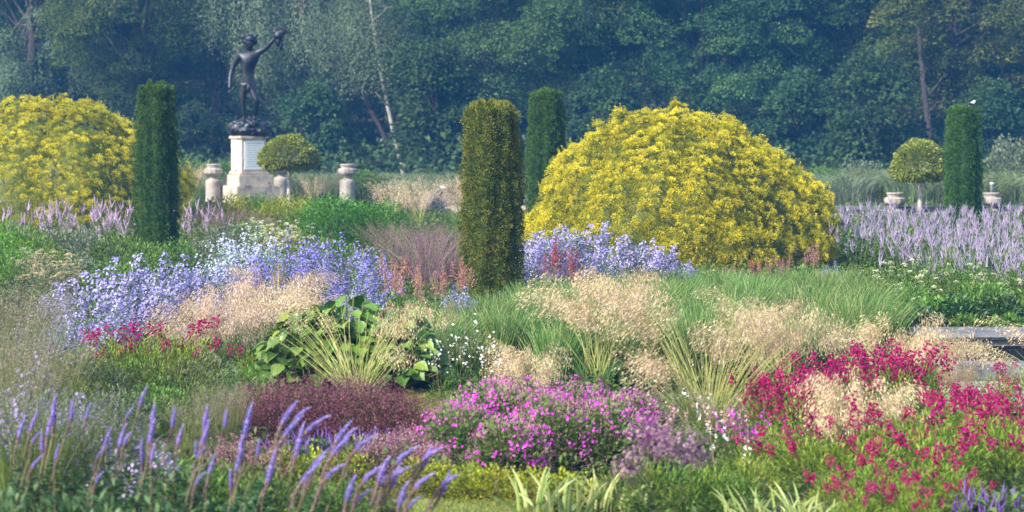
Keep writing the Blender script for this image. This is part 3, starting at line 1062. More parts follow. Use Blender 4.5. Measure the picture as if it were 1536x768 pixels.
# bird on the yew
brd = empty('bird', (X(1455, 48), 47.9, 2.97), R(20))
tag(brd, 'small black and white bird perched on the yew column', 'bird')
bj = [((0, 0, .075), .05), ((.05, 0, .105), .045), ((.085, 0, .145), .026), ((.10, 0, .165), .031), ((-.07, 0, .06), .032), ((.135, 0, .163), .007), ((.01, .018, .01), .008), ((.01, .018, -.03), .007)]
part('body', skin_body('bird_body', bj, [(0, 1), (1, 2), (2, 3), (0, 4), (3, 5), (0, 6), (6, 7)], M['whitefeather'], sub=1), brd)
part('wing', lumps('wing', [((-.03, .045, .085), (.085, .012, .035))], M['black'], 2, .1), brd)
part('wing', lumps('wing', [((-.03, -.045, .085), (.085, .012, .035))], M['black'], 2, .1), brd)
part('cap', lumps('cap', [((.10, 0, .178), (.03, .026, .02))], M['black'], 2, .1), brd)
part('tail', lumps('tail', [((-.14, 0, .055), (.07, .02, .010))], M['black'], 2, .1), brd)


# ------------------------------------------------------------------ plant builders (each returns a variant: parts of one plant)
def mound_leaves(g, n, Rr, H, L, W, z0=0.0, up=.5, vr=(0, 1), power=.5, droop=.1, seed=0):
    u = sph(n, -.05)
    lump = 1 + .18 * NZ(u * 2.4 + seed) + .10 * NZ(u * 6 + seed)
    s_ = rng.uniform(.25, 1, n) ** power * lump
    p = u * s_[:, None] * np.array([Rr, Rr, H - z0])
    p[:, 2] = np.abs(p[:, 2]) + z0
    d = unit(u * np.array([1, 1, .4]) + UP * up + sph(n) * .55)
    g.leaves(p, d, UP + u * .6 + sph(n) * .4, rng.uniform(.6, 1.25, n) * L, rng.uniform(.7, 1.2, n) * W, rng.uniform(*vr, n), .12, droop)


def stems_to(g, tips, r=.004, spread=.35, v=None, base_r=.12, K=5):
    n = len(tips)
    b = np.concatenate([tips[:, :2] * spread, np.zeros((n, 1))], 1)
    t = np.linspace(0, 1, K)[None, :, None]
    P = b[:, None, :] * (1 - t) + tips[:, None, :] * t
    P[:, :, :2] += (tips - b)[:, None, :2] * (t * t - t) * .3
    g.ribbons(P, np.tile(np.linspace(1.3, .7, K) * r * 2, (n, 1)), rng.uniform(0, 1, n) if v is None else v)


def curves(n, R0, H, spread, droop, K=6, hvar=.25, lean=(0, 0)):
    """grass-like arching curves from a tuft of radius R0"""
    a = rng.uniform(0, 2 * np.pi, n)
    r = R0 * np.sqrt(rng.uniform(0, 1, n))
    b = np.stack([r * np.cos(a), r * np.sin(a), np.zeros(n)], 1)
    a2 = a + rng.normal(0, .5, n)
    out = np.stack([np.cos(a2), np.sin(a2), np.zeros(n)], 1) * (spread * rng.uniform(.15, 1, n))[:, None] + np.array([lean[0], lean[1], 0])
    h = H * rng.uniform(1 - hvar, 1, n)
    t = np.linspace(0, 1, K)[None, :, None]
    P = b[:, None, :] + out[:, None, :] * (t ** 1.7) * 1.0
    z = h[:, None, None] * (t * (1 + droop) - droop * t ** 2.6) / 1.0
    P = P + z * UP
    return P


def grass_clump(H, R0, spread, n, wid, mat, droop=.25, tips=None, lean=(0, 0), tip_mat=None, name='blades'):
    g = Geo()
    P = curves(n, R0, H, spread, droop, lean=lean)
    g.ribbons(P, np.tile(np.array([1, 1, .9, .75, .5, .12]) * wid, (n, 1)), np.clip(rng.normal(.42, .30, n), 0, 1))
    v = [(name, g.mesh(name, M[mat]))]
    if tips:
        g = Geo()
        k = min(n, tips)
        Q = P[:k]
        m = 14
        tt = rng.uniform(.72, 1.0, (k, m))
        idx = tt * 5
        i0 = np.clip(idx.astype(int), 0, 4)
        fr = (idx - i0)[..., None]
        pts = np.take_along_axis(Q, i0[..., None].repeat(3, 2), 1) * (1 - fr) + np.take_along_axis(Q, (i0 + 1)[..., None].repeat(3, 2), 1) * fr
        pts = pts.reshape(-1, 3) + rng.normal(0, .02, (k * m, 3))
        g.leaves(pts, unit(UP * .5 + sph(k * m)), sph(k * m), rng.uniform(.012, .03, k * m), .006, rnd(k * m))
        v.append(('seed_sprays', g.mesh('seed_sprays', M[tip_mat])))
    return v


def stipa(H, spread, nst, mat='tan', per=150, blade_h=.55, nbl=260, headlen=.34, low=.0, lean=(0, 0), seedsize=.021, head_r=.11, stem_w=.007, aims=None, bare=0):
    """giant feather grass: leafy tuft, long arching straw stems, hanging golden heads"""
    g = Geo()
    P = curves(nbl, .16, blade_h, blade_h * .8, .35)
    g.ribbons(P, np.tile(np.array([1, 1, .9, .75, .5, .12]) * .006, (nbl, 1)), np.clip(rng.normal(.25, .2, nbl), 0, 1))
    v = [('blades', g.mesh('blades', M['finegrass']))]
    K = 8
    a = rng.uniform(0, 2 * np.pi, nst)
    b = np.stack([.10 * np.cos(a), .10 * np.sin(a), np.zeros(nst)], 1) * rng.uniform(.2, 1, nst)[:, None]
    out = np.stack([np.cos(a), np.sin(a) * .8, np.zeros(nst)], 1) * (spread * np.sqrt(rng.uniform(.08, 1, nst)))[:, None] + np.array([lean[0], lean[1], 0])
    h = H * rng.uniform(.72 - low, 1, nst)
    if aims:      # heads gathered where the stems of this plant lean: (dx, dy, height, how many, scatter)
        o_, h_ = [], []
        for dx, dy, hh, k, sc in aims:
            o_.append(np.array([dx, dy, 0]) + rng.normal(0, sc * 1.6, (k, 3)) * np.array([1, 1, 0]))
            h_.append(hh + rng.normal(0, sc * .75, k))
        out, h = np.concatenate(o_), np.concatenate(h_)
        nst = len(h)
        b = rng.normal(0, .05, (nst, 3)) * np.array([1, 1, 0])
    t = np.linspace(0, 1, K)[None, :, None]
    if bare:
        ab = rng.uniform(0, 2 * np.pi, bare)
        ob = np.stack([np.cos(ab), np.sin(ab) * .7, 0 * ab], 1) * (spread * rng.uniform(.3, 1.05, bare))[:, None]
        bb = rng.normal(0, .05, (bare, 3)) * np.array([1, 1, 0])
        hb = H * rng.uniform(.45, .85, bare)
        Pb = bb[:, None] + ob[:, None] * t ** 1.2 + hb[:, None, None] * (1.1 * t - .1 * t ** 3) * UP
        gb_ = Geo()
        gb_.ribbons(Pb, np.tile(np.linspace(1.15, .25, K) * stem_w * 1.15, (bare, 1)), np.clip(rng.normal(.7, .2, bare), 0, 1), side=np.tile(np.array([0, 1.0, 0]), (bare, 1)) + sph(bare) * .3)
        v.append(('straws', gb_.mesh('straws', M['stipablade'])))
    P = b[:, None] + out[:, None] * t ** 1.35 + (h[:, None, None] * (1.55 * t - .55 * t ** 2.8)) * UP
    g = Geo()
    g.ribbons(P, np.tile(np.linspace(1.1, .35, K) * stem_w, (nst, 1)), np.clip(rng.normal(.62, .25, nst), 0, 1), side=np.tile(np.array([0, 1.0, 0]), (nst, 1)) + sph(nst) * .4)
    v.append(('stems', g.mesh('stems', M['stipablade'])))
    g = Geo()
    n = nst * per
    si = np.repeat(np.arange(nst), per)
    tt = 1 - headlen * rng.uniform(0, 1, n) ** .8
    idx = tt * (K - 1)
    i0 = np.clip(idx.astype(int), 0, K - 2)
    fr = (idx - i0)[:, None]
    base = P[si, i0] * (1 - fr) + P[si, i0 + 1] * fr
    env = head_r * (.25 + .75 * np.sin(np.pi * np.clip((1 - tt) / headlen, 0.04, .96)))
    off = rng.normal(0, 1, (n, 3)) * env[:, None] * .62
    drift = unit(out)[si] * rng.uniform(0, .12, n)[:, None]
    p = base + off + drift - UP * rng.uniform(0, .09, n)[:, None]
    dd = unit(unit(out)[si] * .55 - UP * .8 + np.array([-.35, 0, 0]) + sph(n) * .28)
    g.leaves(p, dd, sph(n), rng.uniform(.7, 1.5, n) * seedsize, rng.uniform(.7, 1.2, n) * seedsize * .26, np.clip(rng.normal(.5, .32, n), 0, 1))
    # hair-fine branchlets that carry the seeds
    k = rng.permutation(n)[: n // 3]
    q = np.stack([base[k], base[k] * .5 + p[k] * .5 + UP * .008, p[k]], 1)
    g.ribbons(q, np.full((len(k), 3), .0013), rng.uniform(0, .5, len(k)))
    v.append(('seed_sprays', g.mesh('seed_sprays', M[mat])))
    return v


def aster(H, Rr, nst, mat, leafmat='green', florets=36, fsize=.017, pan=.20, nleaf=700):
    g = Geo()
    mound_leaves(g, nleaf, Rr * .9, H * .86, .075, .022, up=.3, seed=rng.uniform(0, 9))
    v = [('foliage', g.mesh('foliage', M[leafmat]))]
    a = rng.uniform(0, 2 * np.pi, nst)
    r = Rr * np.sqrt(rng.uniform(0, 1, nst))
    hh = H * (1 - .35 * (r / Rr) ** 2) * rng.uniform(.66, 1.04, nst)
    tips = np.stack([r * np.cos(a), r * np.sin(a), hh], 1)
    g = Geo()
    stems_to(g, tips, .004)
    v.append(('stems', g.mesh('stems', M['stem'])))
    g = Geo()
    n = nst * florets
    si = np.repeat(np.arange(nst), florets)
    t = rng.uniform(0, 1, n)
    wid = pan * (.16 + .34 * np.sin(np.pi * np.clip(t * .9 + .05, 0, 1))) * rng.uniform(.7, 1.3, nst)[si]
    off = sph(n)
    p = tips[si] - UP * (t * pan * 1.4)[:, None] + off * np.array([1, 1, .35]) * wid[:, None] * (rng.uniform(.3, 1, n) ** .5)[:, None]
    nr = unit(off + UP * .7 + np.array([0, -.3, 0]))
    g.stars(p, nr, rng.uniform(.7, 1.3, n) * fsize, np.clip(rng.normal(.5, .25, n), 0, 1), petals=4, wide=.95, cup=.35)
    v.append(('blossom', g.mesh('blossom', M[mat])))
    return v


def spire_cloud(g, tip, L, r, n, taper=.9):
    """florets round an axis ending at each tip: tip (N,3), all pointing along direction d"""
    pass


def spires(H, Rr, nst, mat, L=.26, rad=.014, leafmat='green', side=4, nleaf=520, per=36, lean=.20):
    """culver's root habit: upright leafy stems ending in a candelabrum of slim spires"""
    g = Geo()
    mound_leaves(g, nleaf, Rr * .9, H * .72, .10, .026, up=.2, seed=rng.uniform(0, 9), droop=.25)
    v = [('foliage', g.mesh('foliage', M[leafmat]))]
    a = rng.uniform(0, 2 * np.pi, nst)
    r = Rr * np.sqrt(rng.uniform(0, 1, nst))
    hh = H * rng.uniform(.5, 1.08, nst)
    tips = np.stack([r * np.cos(a), r * np.sin(a), hh], 1)
    g = Geo()
    stems_to(g, tips - UP * L * .9, .004, .5)
    v.append(('stems', g.mesh('stems', M['stem'])))
    g = Geo()
    B, Dv, LL = [], [], []
    for i in range(nst):
        for k in range(side + 1):
            ll = L * (1 if k == 0 else rng.uniform(.5, .8))
            d = unit(np.array([rng.normal(0, lean), rng.normal(0, lean), 1.0]) + (0 if k == 0 else unit(np.array([rng.normal(), rng.normal(), 0])) * .45))
            B.append(tips[i] - UP * L * (1 if k == 0 else rng.uniform(.85, 1.15)))
            Dv.append(d)
            LL.append(ll)
    B, Dv, LL = np.array(B), np.array(Dv), np.array(LL)
    n = len(B)
    t = np.linspace(0, 1, 5)
    P = B[:, None] + Dv[:, None] * (LL[:, None] * t)[..., None]
    g.tubes(P, np.tile(rad * np.array([.55, .9, .75, .5, .12]), (n, 1)), rng.uniform(.2, .7, n), 4)
    si = np.repeat(np.arange(n), per)
    tt = rng.uniform(.02, .95, n * per)
    p = B[si] + Dv[si] * (LL[si] * tt)[:, None]
    o = unit(sph(n * per) * np.array([1, 1, .3]) + UP * .3)
    g.leaves(p, o, UP + sph(n * per) * .3, rad * rng.uniform(1.0, 2.0, n * per) * (1.1 - .75 * tt), rad * .8, np.clip(rng.normal(.55, .25, n * per), 0, 1))
    v.append(('spire_blossom', g.mesh('spire_blossom', M[mat])))
    return v


def shrub(Rr, H, n, L, W, mat, up=.4, seed=0, stem=True):
    g = Geo()
    mound_leaves(g, n, Rr, H, L, W, up=up, seed=seed, power=.35)
    v = [('foliage', g.mesh('foliage', M[mat]))]
    if stem:
        k = 14
        u = sph(k, .2) * np.array([Rr * .7, Rr * .7, H * .8])
        g = Geo()
        stems_to(g, np.abs(u) * np.sign(u), .008, .2)
        v.append(('stems', g.mesh('stems', M['stem_brown'])))
    return v


def bells(g, tip, d, n, seg, size, mat_v=None):
    """pairs of hanging tubular bells along the top of each stem"""
    N = len(tip)
    si = np.repeat(np.arange(N), n)
    t = rng.uniform(0, 1, N * n)
    p = tip[si] - d[si] * (np.round(t * 6) / 6 * seg)[:, None] + rng.normal(0, .016, (N * n, 3))
    o = unit(sph(N * n) * np.array([1, 1, .2]) - UP * .35)
    v = np.clip(rng.normal(.5, .25, N * n), 0, 1)
    L = size * rng.uniform(.7, 1.25, N * n)
    for k in range(3):
        q = unit(o + sph(N * n) * .12)
        g.leaves(p + o * (L * .25)[:, None], q, sph(N * n), L, L * .55, v, .2)
    g.stars(p + o * (L * 1.05)[:, None], o, L * .42, np.clip(v + .2, 0, 1), 4, .9, .5)


def penstemon(H, Rr, nst, nfl=22, lo=.22, hi=.42, nleaf=1300, leafmat='pengreen', size=.033):
    g = Geo()
    mound_leaves(g, nleaf, Rr, H * .72, .085, .013, up=.8, seed=rng.uniform(0, 9), droop=.2)
    v = [('foliage', g.mesh('foliage', M[leafmat]))]
    groups = max(1, min(nst, 9))
    per = max(1, nst // groups)
    for i in range(groups):
        a = rng.uniform(0, 2 * np.pi, per)
        r = Rr * 1.02 * np.sqrt(rng.uniform(0, 1, per))
        tips = np.stack([r * np.cos(a), r * np.sin(a), H * rng.uniform(.58, 1.05, per)], 1)
        d = unit(np.stack([tips[:, 0] * .7, tips[:, 1] * .7, tips[:, 2]], 1))
        for j in range(per):
            gs = Geo()
            stems_to(gs, tips[j:j + 1], .0025, .3)
            gb = Geo()
            bells(gb, tips[j:j + 1], d[j:j + 1], nfl, H * rng.uniform(lo, hi), size)
            v.append(('flower_stem', (gs.mesh('flower_stem', M['stem']), gb.mesh('blossom', M['crimson']))))
    return v


def geranium(Rr, H, nleaf=2600, nfl=68, nseed=2000, mat='magenta'):
    g = Geo()
    mound_leaves(g, nleaf, Rr, H, .05, .04, up=.3, seed=rng.uniform(0, 9), power=.4)
    v = [('foliage', g.mesh('foliage', M['green']))]
    g = Geo()
    u = sph(nseed, .05)
    lump = 1 + .12 * NZ(u * 3 + 4)
    p = u * np.array([Rr, Rr, H]) * (1.0 + rng.uniform(-.06, .14, nseed))[:, None] * lump[:, None]
    g.leaves(p, unit(u + UP + sph(nseed) * .6), sph(nseed), rng.uniform(.015, .035, nseed), .008, rnd(nseed))
    k = nseed // 3
    g.ribbons(np.stack([p[:k] * .75, p[:k] * .9, p[:k]], 1), np.full((k, 3), .002), rng.uniform(0, .4, k))
    v.append(('seed_sprays', g.mesh('seed_sprays', M['pinkbeige'])))
    g = Geo()
    u = sph(nfl, .1)
    u = unit(u + np.array([0, -.15, .25]))
    k = 5
    c = np.repeat(u * np.array([Rr, Rr, H]) * 1.13, k, 0) + rng.normal(0, .028, (nfl * k, 3))
    g.stars(c, unit(np.repeat(u, k, 0) + sph(nfl * k) * .5), rng.uniform(.010, .017, nfl * k), rnd(nfl * k), 5, .95, .15)
    v.append(('blossom', g.mesh('blossom', M[mat])))
    return v


def airy_mound(Rr, H, nst, dotmat, stemmat, dots=14, dsize=.016, leafn=400):
    """dense fine-stemmed dome with a skin of tiny heads"""
    u = unit(sph(nst, .0) + np.array([0, 0, .15]))
    tip = u * np.array([Rr, Rr, H]) * (rng.uniform(.72, 1.08, nst) * (1 + .1 * NZ(u * 3)))[:, None]
    g = Geo()
    stems_to(g, tip, .0018, .25)
    mound_leaves(g, leafn, Rr * .8, H * .75, .05, .012, up=.6)
    v = [('stems', g.mesh('stems', M[stemmat]))]
    g = Geo()
    n = nst * dots
    p = np.repeat(tip, dots, 0) + rng.normal(0, .035, (n, 3))
    g.leaves(p, sph(n), sph(n), rng.uniform(.6, 1.3, n) * dsize, dsize * .6, rnd(n))
    v.append(('blossom', g.mesh('blossom', M[dotmat])))
    return v


def plume_plant(H, Rr, npl, mat, leafmat='fern', L=.32, wid=.06, per=260):
    g = Geo()
    mound_leaves(g, 500, Rr, H * .55, .08, .04, up=.2)
    v = [('foliage', g.mesh('foliage', M[leafmat]))]
    for i in range(npl):
        a, r = rng.uniform(0, 6.28), Rr * .7 * math.sqrt(rng.uniform())
        tip = np.array([[r * math.cos(a), r * math.sin(a), H * rng.uniform(.8, 1.03)]])
        gs = Geo()
        stems_to(gs, tip, .004, .4)
        g = Geo()
        t = rng.uniform(0, 1, per) ** .8
        ll = L * rng.uniform(.8, 1.2)
        br = np.floor(t * 9) / 9
        ang = rng.integers(0, 6, per) * 1.05 + br * 17
        rr = wid * t * 1.5 * rng.uniform(0, 1, per)
        p = tip + np.stack([np.cos(ang) * rr, np.sin(ang) * rr, -br * ll + rr * .5], 1) + rng.normal(0, .008, (per, 3))
        g.leaves(p, unit(sph(per) + UP * .6), sph(per), rng.uniform(.014, .032, per), .011, rnd(per))
        v.append(('plume_blossom', (g.mesh('plume_blossom', M[mat]), gs.mesh('stalk', M['stem']))))
    return v


def umbel_plant(H, Rr, nh, mat, leafmat='fern', hr=.05, per=40, nleaf=1200, leafL=.07, leafW=.025):
    """leafy plant with flattish flower heads held above"""
    g = Geo()
    mound_leaves(g, nleaf, Rr, H * .88, leafL, leafW, up=.2, seed=rng.uniform(0, 9), droop=.2)
    v = [('foliage', g.mesh('foliage', M[leafmat]))]
    a = rng.uniform(0, 6.28, nh)
    r = Rr * np.sqrt(rng.uniform(0, 1, nh))
    tips = np.stack([r * np.cos(a), r * np.sin(a), H * rng.uniform(.62, 1.06, nh) * (1 - .2 * (r / Rr) ** 2)], 1)
    g = Geo()
    stems_to(g, tips, .003, .4)
    v.append(('stems', g.mesh('stems', M['stem'])))
    g = Geo()
    n = nh * per
    c = np.repeat(tips, per, 0)
    u = sph(n, -.1)
    p = c + u * np.array([1, 1, .5]) * (hr * rng.uniform(.5, 1.3, nh).repeat(per) * rng.uniform(.2, 1, n) ** .5)[:, None]
    g.leaves(p, unit(u + sph(n) * .5), UP + sph(n) * .5, rng.uniform(.010, .022, n), .012, rnd(n))
    v.append(('blossom', g.mesh('blossom', M[mat])))
    return v


def gaura(H, Rr, nst, nfl=9, mat='white', leafn=350, fsize=.016):
    g = Geo()
    mound_leaves(g, leafn, Rr * .7, H * .45, .06, .011, up=.8)
    v = [('foliage', g.mesh('foliage', M['green']))]
    for i in range(nst):
        a, r = rng.uniform(0, 6.28), Rr * math.sqrt(rng.uniform())
        tip = np.array([[r * math.cos(a), r * math.sin(a), H * rng.uniform(.7, 1.03)]])
        gs = Geo()
        stems_to(gs, tip, .0022, .25)
        g = Geo()
        t = rng.uniform(0, .3, nfl) * H
        d = unit(tip * np.array([.6, .6, 1]))
        p = tip - d * t[:, None] + rng.normal(0, .018, (nfl, 3))
        g.stars(p, unit(sph(nfl) + np.array([0, -.4, .3])), rng.uniform(.7, 1.3, nfl) * fsize, rnd(nfl), 4, .9, .1)
        v.append(('flower_stem', (gs.mesh('flower_stem', M['stem_brown']), g.mesh('blossom', M[mat]))))
    return v


def broadleaf(Rr, H, n, size):
    """clump of large rounded, cupped leaves on stalks"""
    g = Geo()
    st = Geo()
    a = rng.uniform(0, 2 * np.pi, n)
    s_ = np.sqrt(rng.uniform(.03, 1, n))
    zz = H * (1 - .72 * s_ ** 1.6) * rng.uniform(.75, 1.03, n)
    c = np.stack([Rr * s_ * np.cos(a), Rr * s_ * np.sin(a), zz], 1)
    out = np.stack([np.cos(a), np.sin(a), np.zeros(n)], 1)
    d = unit(out + UP * rng.uniform(-.75, .15, n)[:, None] + sph(n) * .35)
    nr = unit(UP * .9 + out * .75 + np.array([0, -.35, 0]) + sph(n) * .4)
    side = unit(np.cross(d, nr))
    nr = np.cross(side, d)
    L = size * rng.uniform(.65, 1.2, n)
    prof = np.array([.12, .62, .92, 1.0, .92, .68, .30, .03])
    K = len(prof)
    t = np.linspace(0, 1, K)
    v = np.clip(rng.normal(.36, .2, n), 0, 1)
    for sgn in (-1, 1):
        mid = c[:, None] + d[:, None] * (L[:, None] * t)[..., None] - nr[:, None] * (L[:, None] * .22 * t ** 2)[..., None]
        wob = 1 + .08 * rng.normal(0, 1, (n, K))
        edge = mid + sgn * side[:, None] * (L[:, None] * .44 * prof * wob)[..., None] + nr[:, None] * (L[:, None] * .13 * prof)[..., None]
        half = mid * .45 + edge * .55 - nr[:, None] * (L[:, None] * .03 * prof)[..., None]
        for A, B in ((mid, half), (half, edge)):
            q = np.stack([A[:, :-1], B[:, :-1], B[:, 1:], A[:, 1:]], 2)
            g.quads(q.reshape(-1, 4, 3), np.repeat(v, K - 1))
    stems_to(st, c, .008, .2)
    return [('leaves', g.mesh('leaves', M['bigleaf'], False)), ('stalks', st.mesh('stalks', M['stem']))]


def iris(H, n, Rr):
    gg, gc = Geo(), Geo()
    P = curves(n, Rr, H, H * .75, .12, hvar=.55)
    W = np.tile(np.array([1, 1.05, 1, .85, .55, .06]) * .030, (n, 1))
    sd_ = np.tile(np.array([0, 1.0, 0]), (n, 1)) + sph(n) * .5
    T = np.gradient(P, axis=1)
    ss = unit(np.cross(T, sd_[:, None, :].repeat(6, 1)))
    split = rng.uniform(.25, .6, n)[:, None, None]
    v = rnd(n)
    A = P - ss * W[..., None] / 2
    B = P - ss * W[..., None] / 2 + ss * W[..., None] * split
    D = P + ss * W[..., None] / 2
    for g, a, b in ((gg, A, B), (gc, B, D)):
        q = np.stack([a[:, :-1], b[:, :-1], b[:, 1:], a[:, 1:]], 2).reshape(-1, 4, 3)
        g.quads(q, np.repeat(v, 5))
    return [('leaves', gg.mesh('leaves', M['irisgreen'])), ('striped_leaves', gc.mesh('striped_leaves', M['iriscream']))]


def allium(H, r):
    g = Geo()
    P = np.array([[[0, 0, 0], [.01, 0, H * .4], [0, .01, H * .75], [.0, 0, H]]])
    g.tubes(P, np.array([[.007, .006, .0055, .006]]), .5, 6)
    v = [('stalk', g.mesh('stalk', M['stem_brown'], True))]
    g = Geo()
    n = 190
    u = sph(n)
    c = np.array([0, 0, H])
    e = c + u * (r * rng.uniform(.82, 1.05, n))[:, None]
    g.ribbons(np.stack([np.tile(c, (n, 1)), c * .5 + e * .5, e], 1), np.full((n, 3), .0022), rng.uniform(.75, 1, n))
    g.stars(e, u, rng.uniform(.014, .022, n), rng.uniform(.0, .55, n), 6, .32, .1)
    v.append(('seed_globe', g.mesh('seed_globe', M['allium'])))
    return v


# -- front speedwell: each spike is a part
def spike_mesh(L, r, bend, tan_frac):
    """curved flower spike: faded lower part, violet upper part tapering to a point; grows along +z, bends towards +x"""
    g = Geo()
    K = 10
    t = np.linspace(0, 1, K)

    def axis(t):
        return np.stack([bend * L * t ** 2, .02 * np.sin(t * 5) * L, L * t * (1 - .25 * abs(bend) * t)], -1)

    def prof(t):
        lo = .38 + .25 * np.clip(t / max(tan_frac, .01), 0, 1)
        up = np.clip((t - tan_frac) / .12, 0, 1)
        body_ = lo + (1.0 - lo) * up
        return body_ * np.clip((1 - t) / .45, .10, 1) ** .7
    cv = lambda tt: np.where(tt < tan_frac, rng.uniform(0, .26, len(tt)), np.clip(.5 + .5 * (tt - tan_frac) / (1 - tan_frac) * .8 + rng.uniform(-.06, .2, len(tt)), .46, 1))
    P = axis(t)[None]
    for k in range(K - 1):
        seg = axis(np.array([t[k], t[k + 1]]))[None]
        g.tubes(seg, np.array([[r * .62 * prof(t[k:k + 1])[0], r * .62 * prof(t[k + 1:k + 2])[0]]]), float(cv(t[k:k + 1])[0]), 7)
    n = 620
    tt = rng.uniform(.0, .98, n)
    u = unit(sph(n) * np.array([1, 1, .25]))
    p = axis(tt) + u * (r * .5 * prof(tt))[:, None]
    g.leaves(p, unit(u + UP * .55 + sph(n) * .25), UP + sph(n) * .6, r * .75 * prof(tt) + .003, r * .5, cv(tt), .1)
    return g.mesh('flower_spike', M['veronica'])


SPIKES = [spike_mesh(.30, .0178, b, tf) for b, tf in ((.14, .36), (.30, .50), (.06, .28), (.50, .55), (-.12, .40))]


def speedwell(H, Rr, nsp, lean=.35, nleaf=420, seed=0, tall=1.0):
    r0 = np.random.default_rng(seed)
    g = Geo()
    gs = Geo()
    n = nsp
    a = r0.uniform(0, 6.28, n)
    rr = Rr * np.sqrt(r0.uniform(.05, 1, n))
    hh = H * r0.uniform(.66, 1.0, n)
    tips = np.stack([rr * np.cos(a) + lean * hh * .28, rr * np.sin(a), hh], 1)
    b = np.stack([rr * np.cos(a) * .4, rr * np.sin(a) * .4, np.zeros(n)], 1)
    K = 9
    t = np.linspace(0, 1, K)[None, :, None]
    P = b[:, None] + (tips - b)[:, None] * np.concatenate([t ** 1.8, t ** 1.2, t], 2)
    gs.tubes(P, np.tile(np.linspace(.006, .0038, K), (n, 1)), r0.uniform(0, 1, n), 5)
    # paired narrow leaves along the stems
    m = nleaf
    si = r0.integers(0, n, m)
    tt = r0.uniform(.10, .86, m)
    idx = tt * (K - 1)
    i0 = np.clip(idx.astype(int), 0, K - 2)
    fr = (idx - i0)[:, None]
    p = P[si, i0] * (1 - fr) + P[si, i0 + 1] * fr
    o = unit(sph(m) * np.array([1, 1, .1]) + UP * .35)
    g.leaves(p, o, UP + sph(m) * .35, r0.uniform(.07, .13, m) * (1.15 - .6 * tt), r0.uniform(.018, .030, m), r0.uniform(0, 1, m), .12, .25)
    mound_leaves(g, nleaf, Rr * 1.3, H * .62, .10, .028, up=.35, droop=.25)
    v = [('foliage', g.mesh('foliage', M['deep'])), ('stems', gs.mesh('stems', M['stem_brown'], True))]
    for i in range(n):
        d = P[i, -1] - P[i, -2]
        ry = math.atan2(d[0], d[2])
        k = int(r0.integers(0, 5))
        v.append(('flower_spike', SPIKES[k], tuple(tips[i]), (r0.uniform(-.35, .35), ry * .95 + r0.uniform(-.2, .12) - (.0, .12, .0, .25, .0)[k], r0.uniform(-.6, .6)), float(r0.uniform(.75, 1.15) * (1.0 if tall == 1.0 else tall))))
    return v


# ------------------------------------------------------------------ planting
def grow(name, var, loc, rotz, scale, label, cat, group):
    """one plant: an Empty with its parts; a part given as (mesh, mesh) gets the second mesh as its sub-part"""
    root = empty(name, loc, rotz, scale)
    tag(root, label, cat, group, 'thing')
    for p in var:
        if isinstance(p[1], tuple):
            o = part(p[0], p[1][0], root)
            part(p[1][1].name.split('.')[0], p[1][1], o)
        else:
            part(p[0], p[1], root, *p[2:])
    return root


ORD = ['', 'second', 'third', 'fourth', 'fifth', 'sixth', 'seventh', 'eighth', 'ninth', 'tenth']


def ordinal(i, n):
    if n == 1:
        return ''
    if i == 0:
        return 'leftmost'
    if i == n - 1:
        return 'rightmost'
    if n == 3:
        return 'middle'
    if i < n - 1 - i:
        return ORD[i] + ' from left'
    return ORD[n - 1 - i] + ' from right'


def drift(name, variants, spots, label, cat, group, rot=True, shared=False):
    """spots: (px, D[, scale[, variant]]); one plant each. label has {o} for its place in the row"""
    order = sorted(range(len(spots)), key=lambda i: spots[i][0])
    for k, i in enumerate(order):
        s_ = spots[i]
        px, D = s_[0], s_[1]
        sc = s_[2] if len(s_) > 2 else 1.0
        var = variants[s_[3] if len(s_) > 3 else i % len(variants)]
        rz = random.uniform(0, 6.28) if rot is True else random.uniform(-rot, rot) if rot else 0
        lab = label if shared else ' '.join(label.replace('{o}', ordinal(k, len(order))).split())
        grow(name, var, (X(px, D), D, 0), rz, sc, lab, cat, group if len(spots) > 1 else None)


# --- beyond the beds: reeds and scrub in front of the wood
REED = [grass_clump(.85, .8, .8, 520, .018, 'reedgreen', .5), grass_clump(.75, .8, .9, 520, .018, 'reedgreen', .6), grass_clump(.8, .8, .9, 420, .018, 'hazegreen', .6), grass_clump(.75, .8, .9, 420, .018, 'sage', .6)]
spots = [(px + (17 * i) % 23, 66 + (i * 5) % 13, 1.0 + .25 * ((i * 3) % 5) / 5) for i, px in enumerate(range(1205, 1550, 19))]
drift('tall_grass', REED, spots, 'soft green tall grass clump in the rough beyond the low wall and urns', 'grass', 'tall grasses beyond the low wall', shared=True)
spots = [(px + (17 * i) % 23, 66 + (i * 5) % 9, 1.0) for i, px in enumerate([275, 300, 355, 400, 450, 480, 505, 545, 580, 625, 665, 700, 770, 800])]
drift('tall_grass', REED[:2], spots, 'rough grass clump at the lake edge behind the stone piers', 'grass', 'rough grasses behind the piers', shared=True)
SHR = [shrub(1.0, 1.3, 2600, .11, .05, 'sage', seed=1), shrub(1.0, 1.2, 2600, .12, .06, 'green', seed=2), shrub(1.0, 1.2, 2600, .12, .06, 'bright', seed=3)]
drift('grey_shrub', SHR, [(1525, 72, 1.5, 0)], 'feathery grey green shrub at the far right beyond the wall', 'shrub', None)
drift('wild_shrub', SHR, [(1232, 71, .8, 1), (1296, 74, .9, 0), (1330, 70, .6, 2), (1465, 72, .9, 1)], 'wild shrub {o} of four beyond the long low wall', 'shrub', 'wild shrubs beyond the low wall')
drift('wild_shrub', SHR, [(292, 70, 1.0, 1), (345, 72, .9, 1), (545, 68, .8, 1)], 'green wild shrub {o} of three behind the stone piers', 'shrub', 'wild shrubs behind the piers')

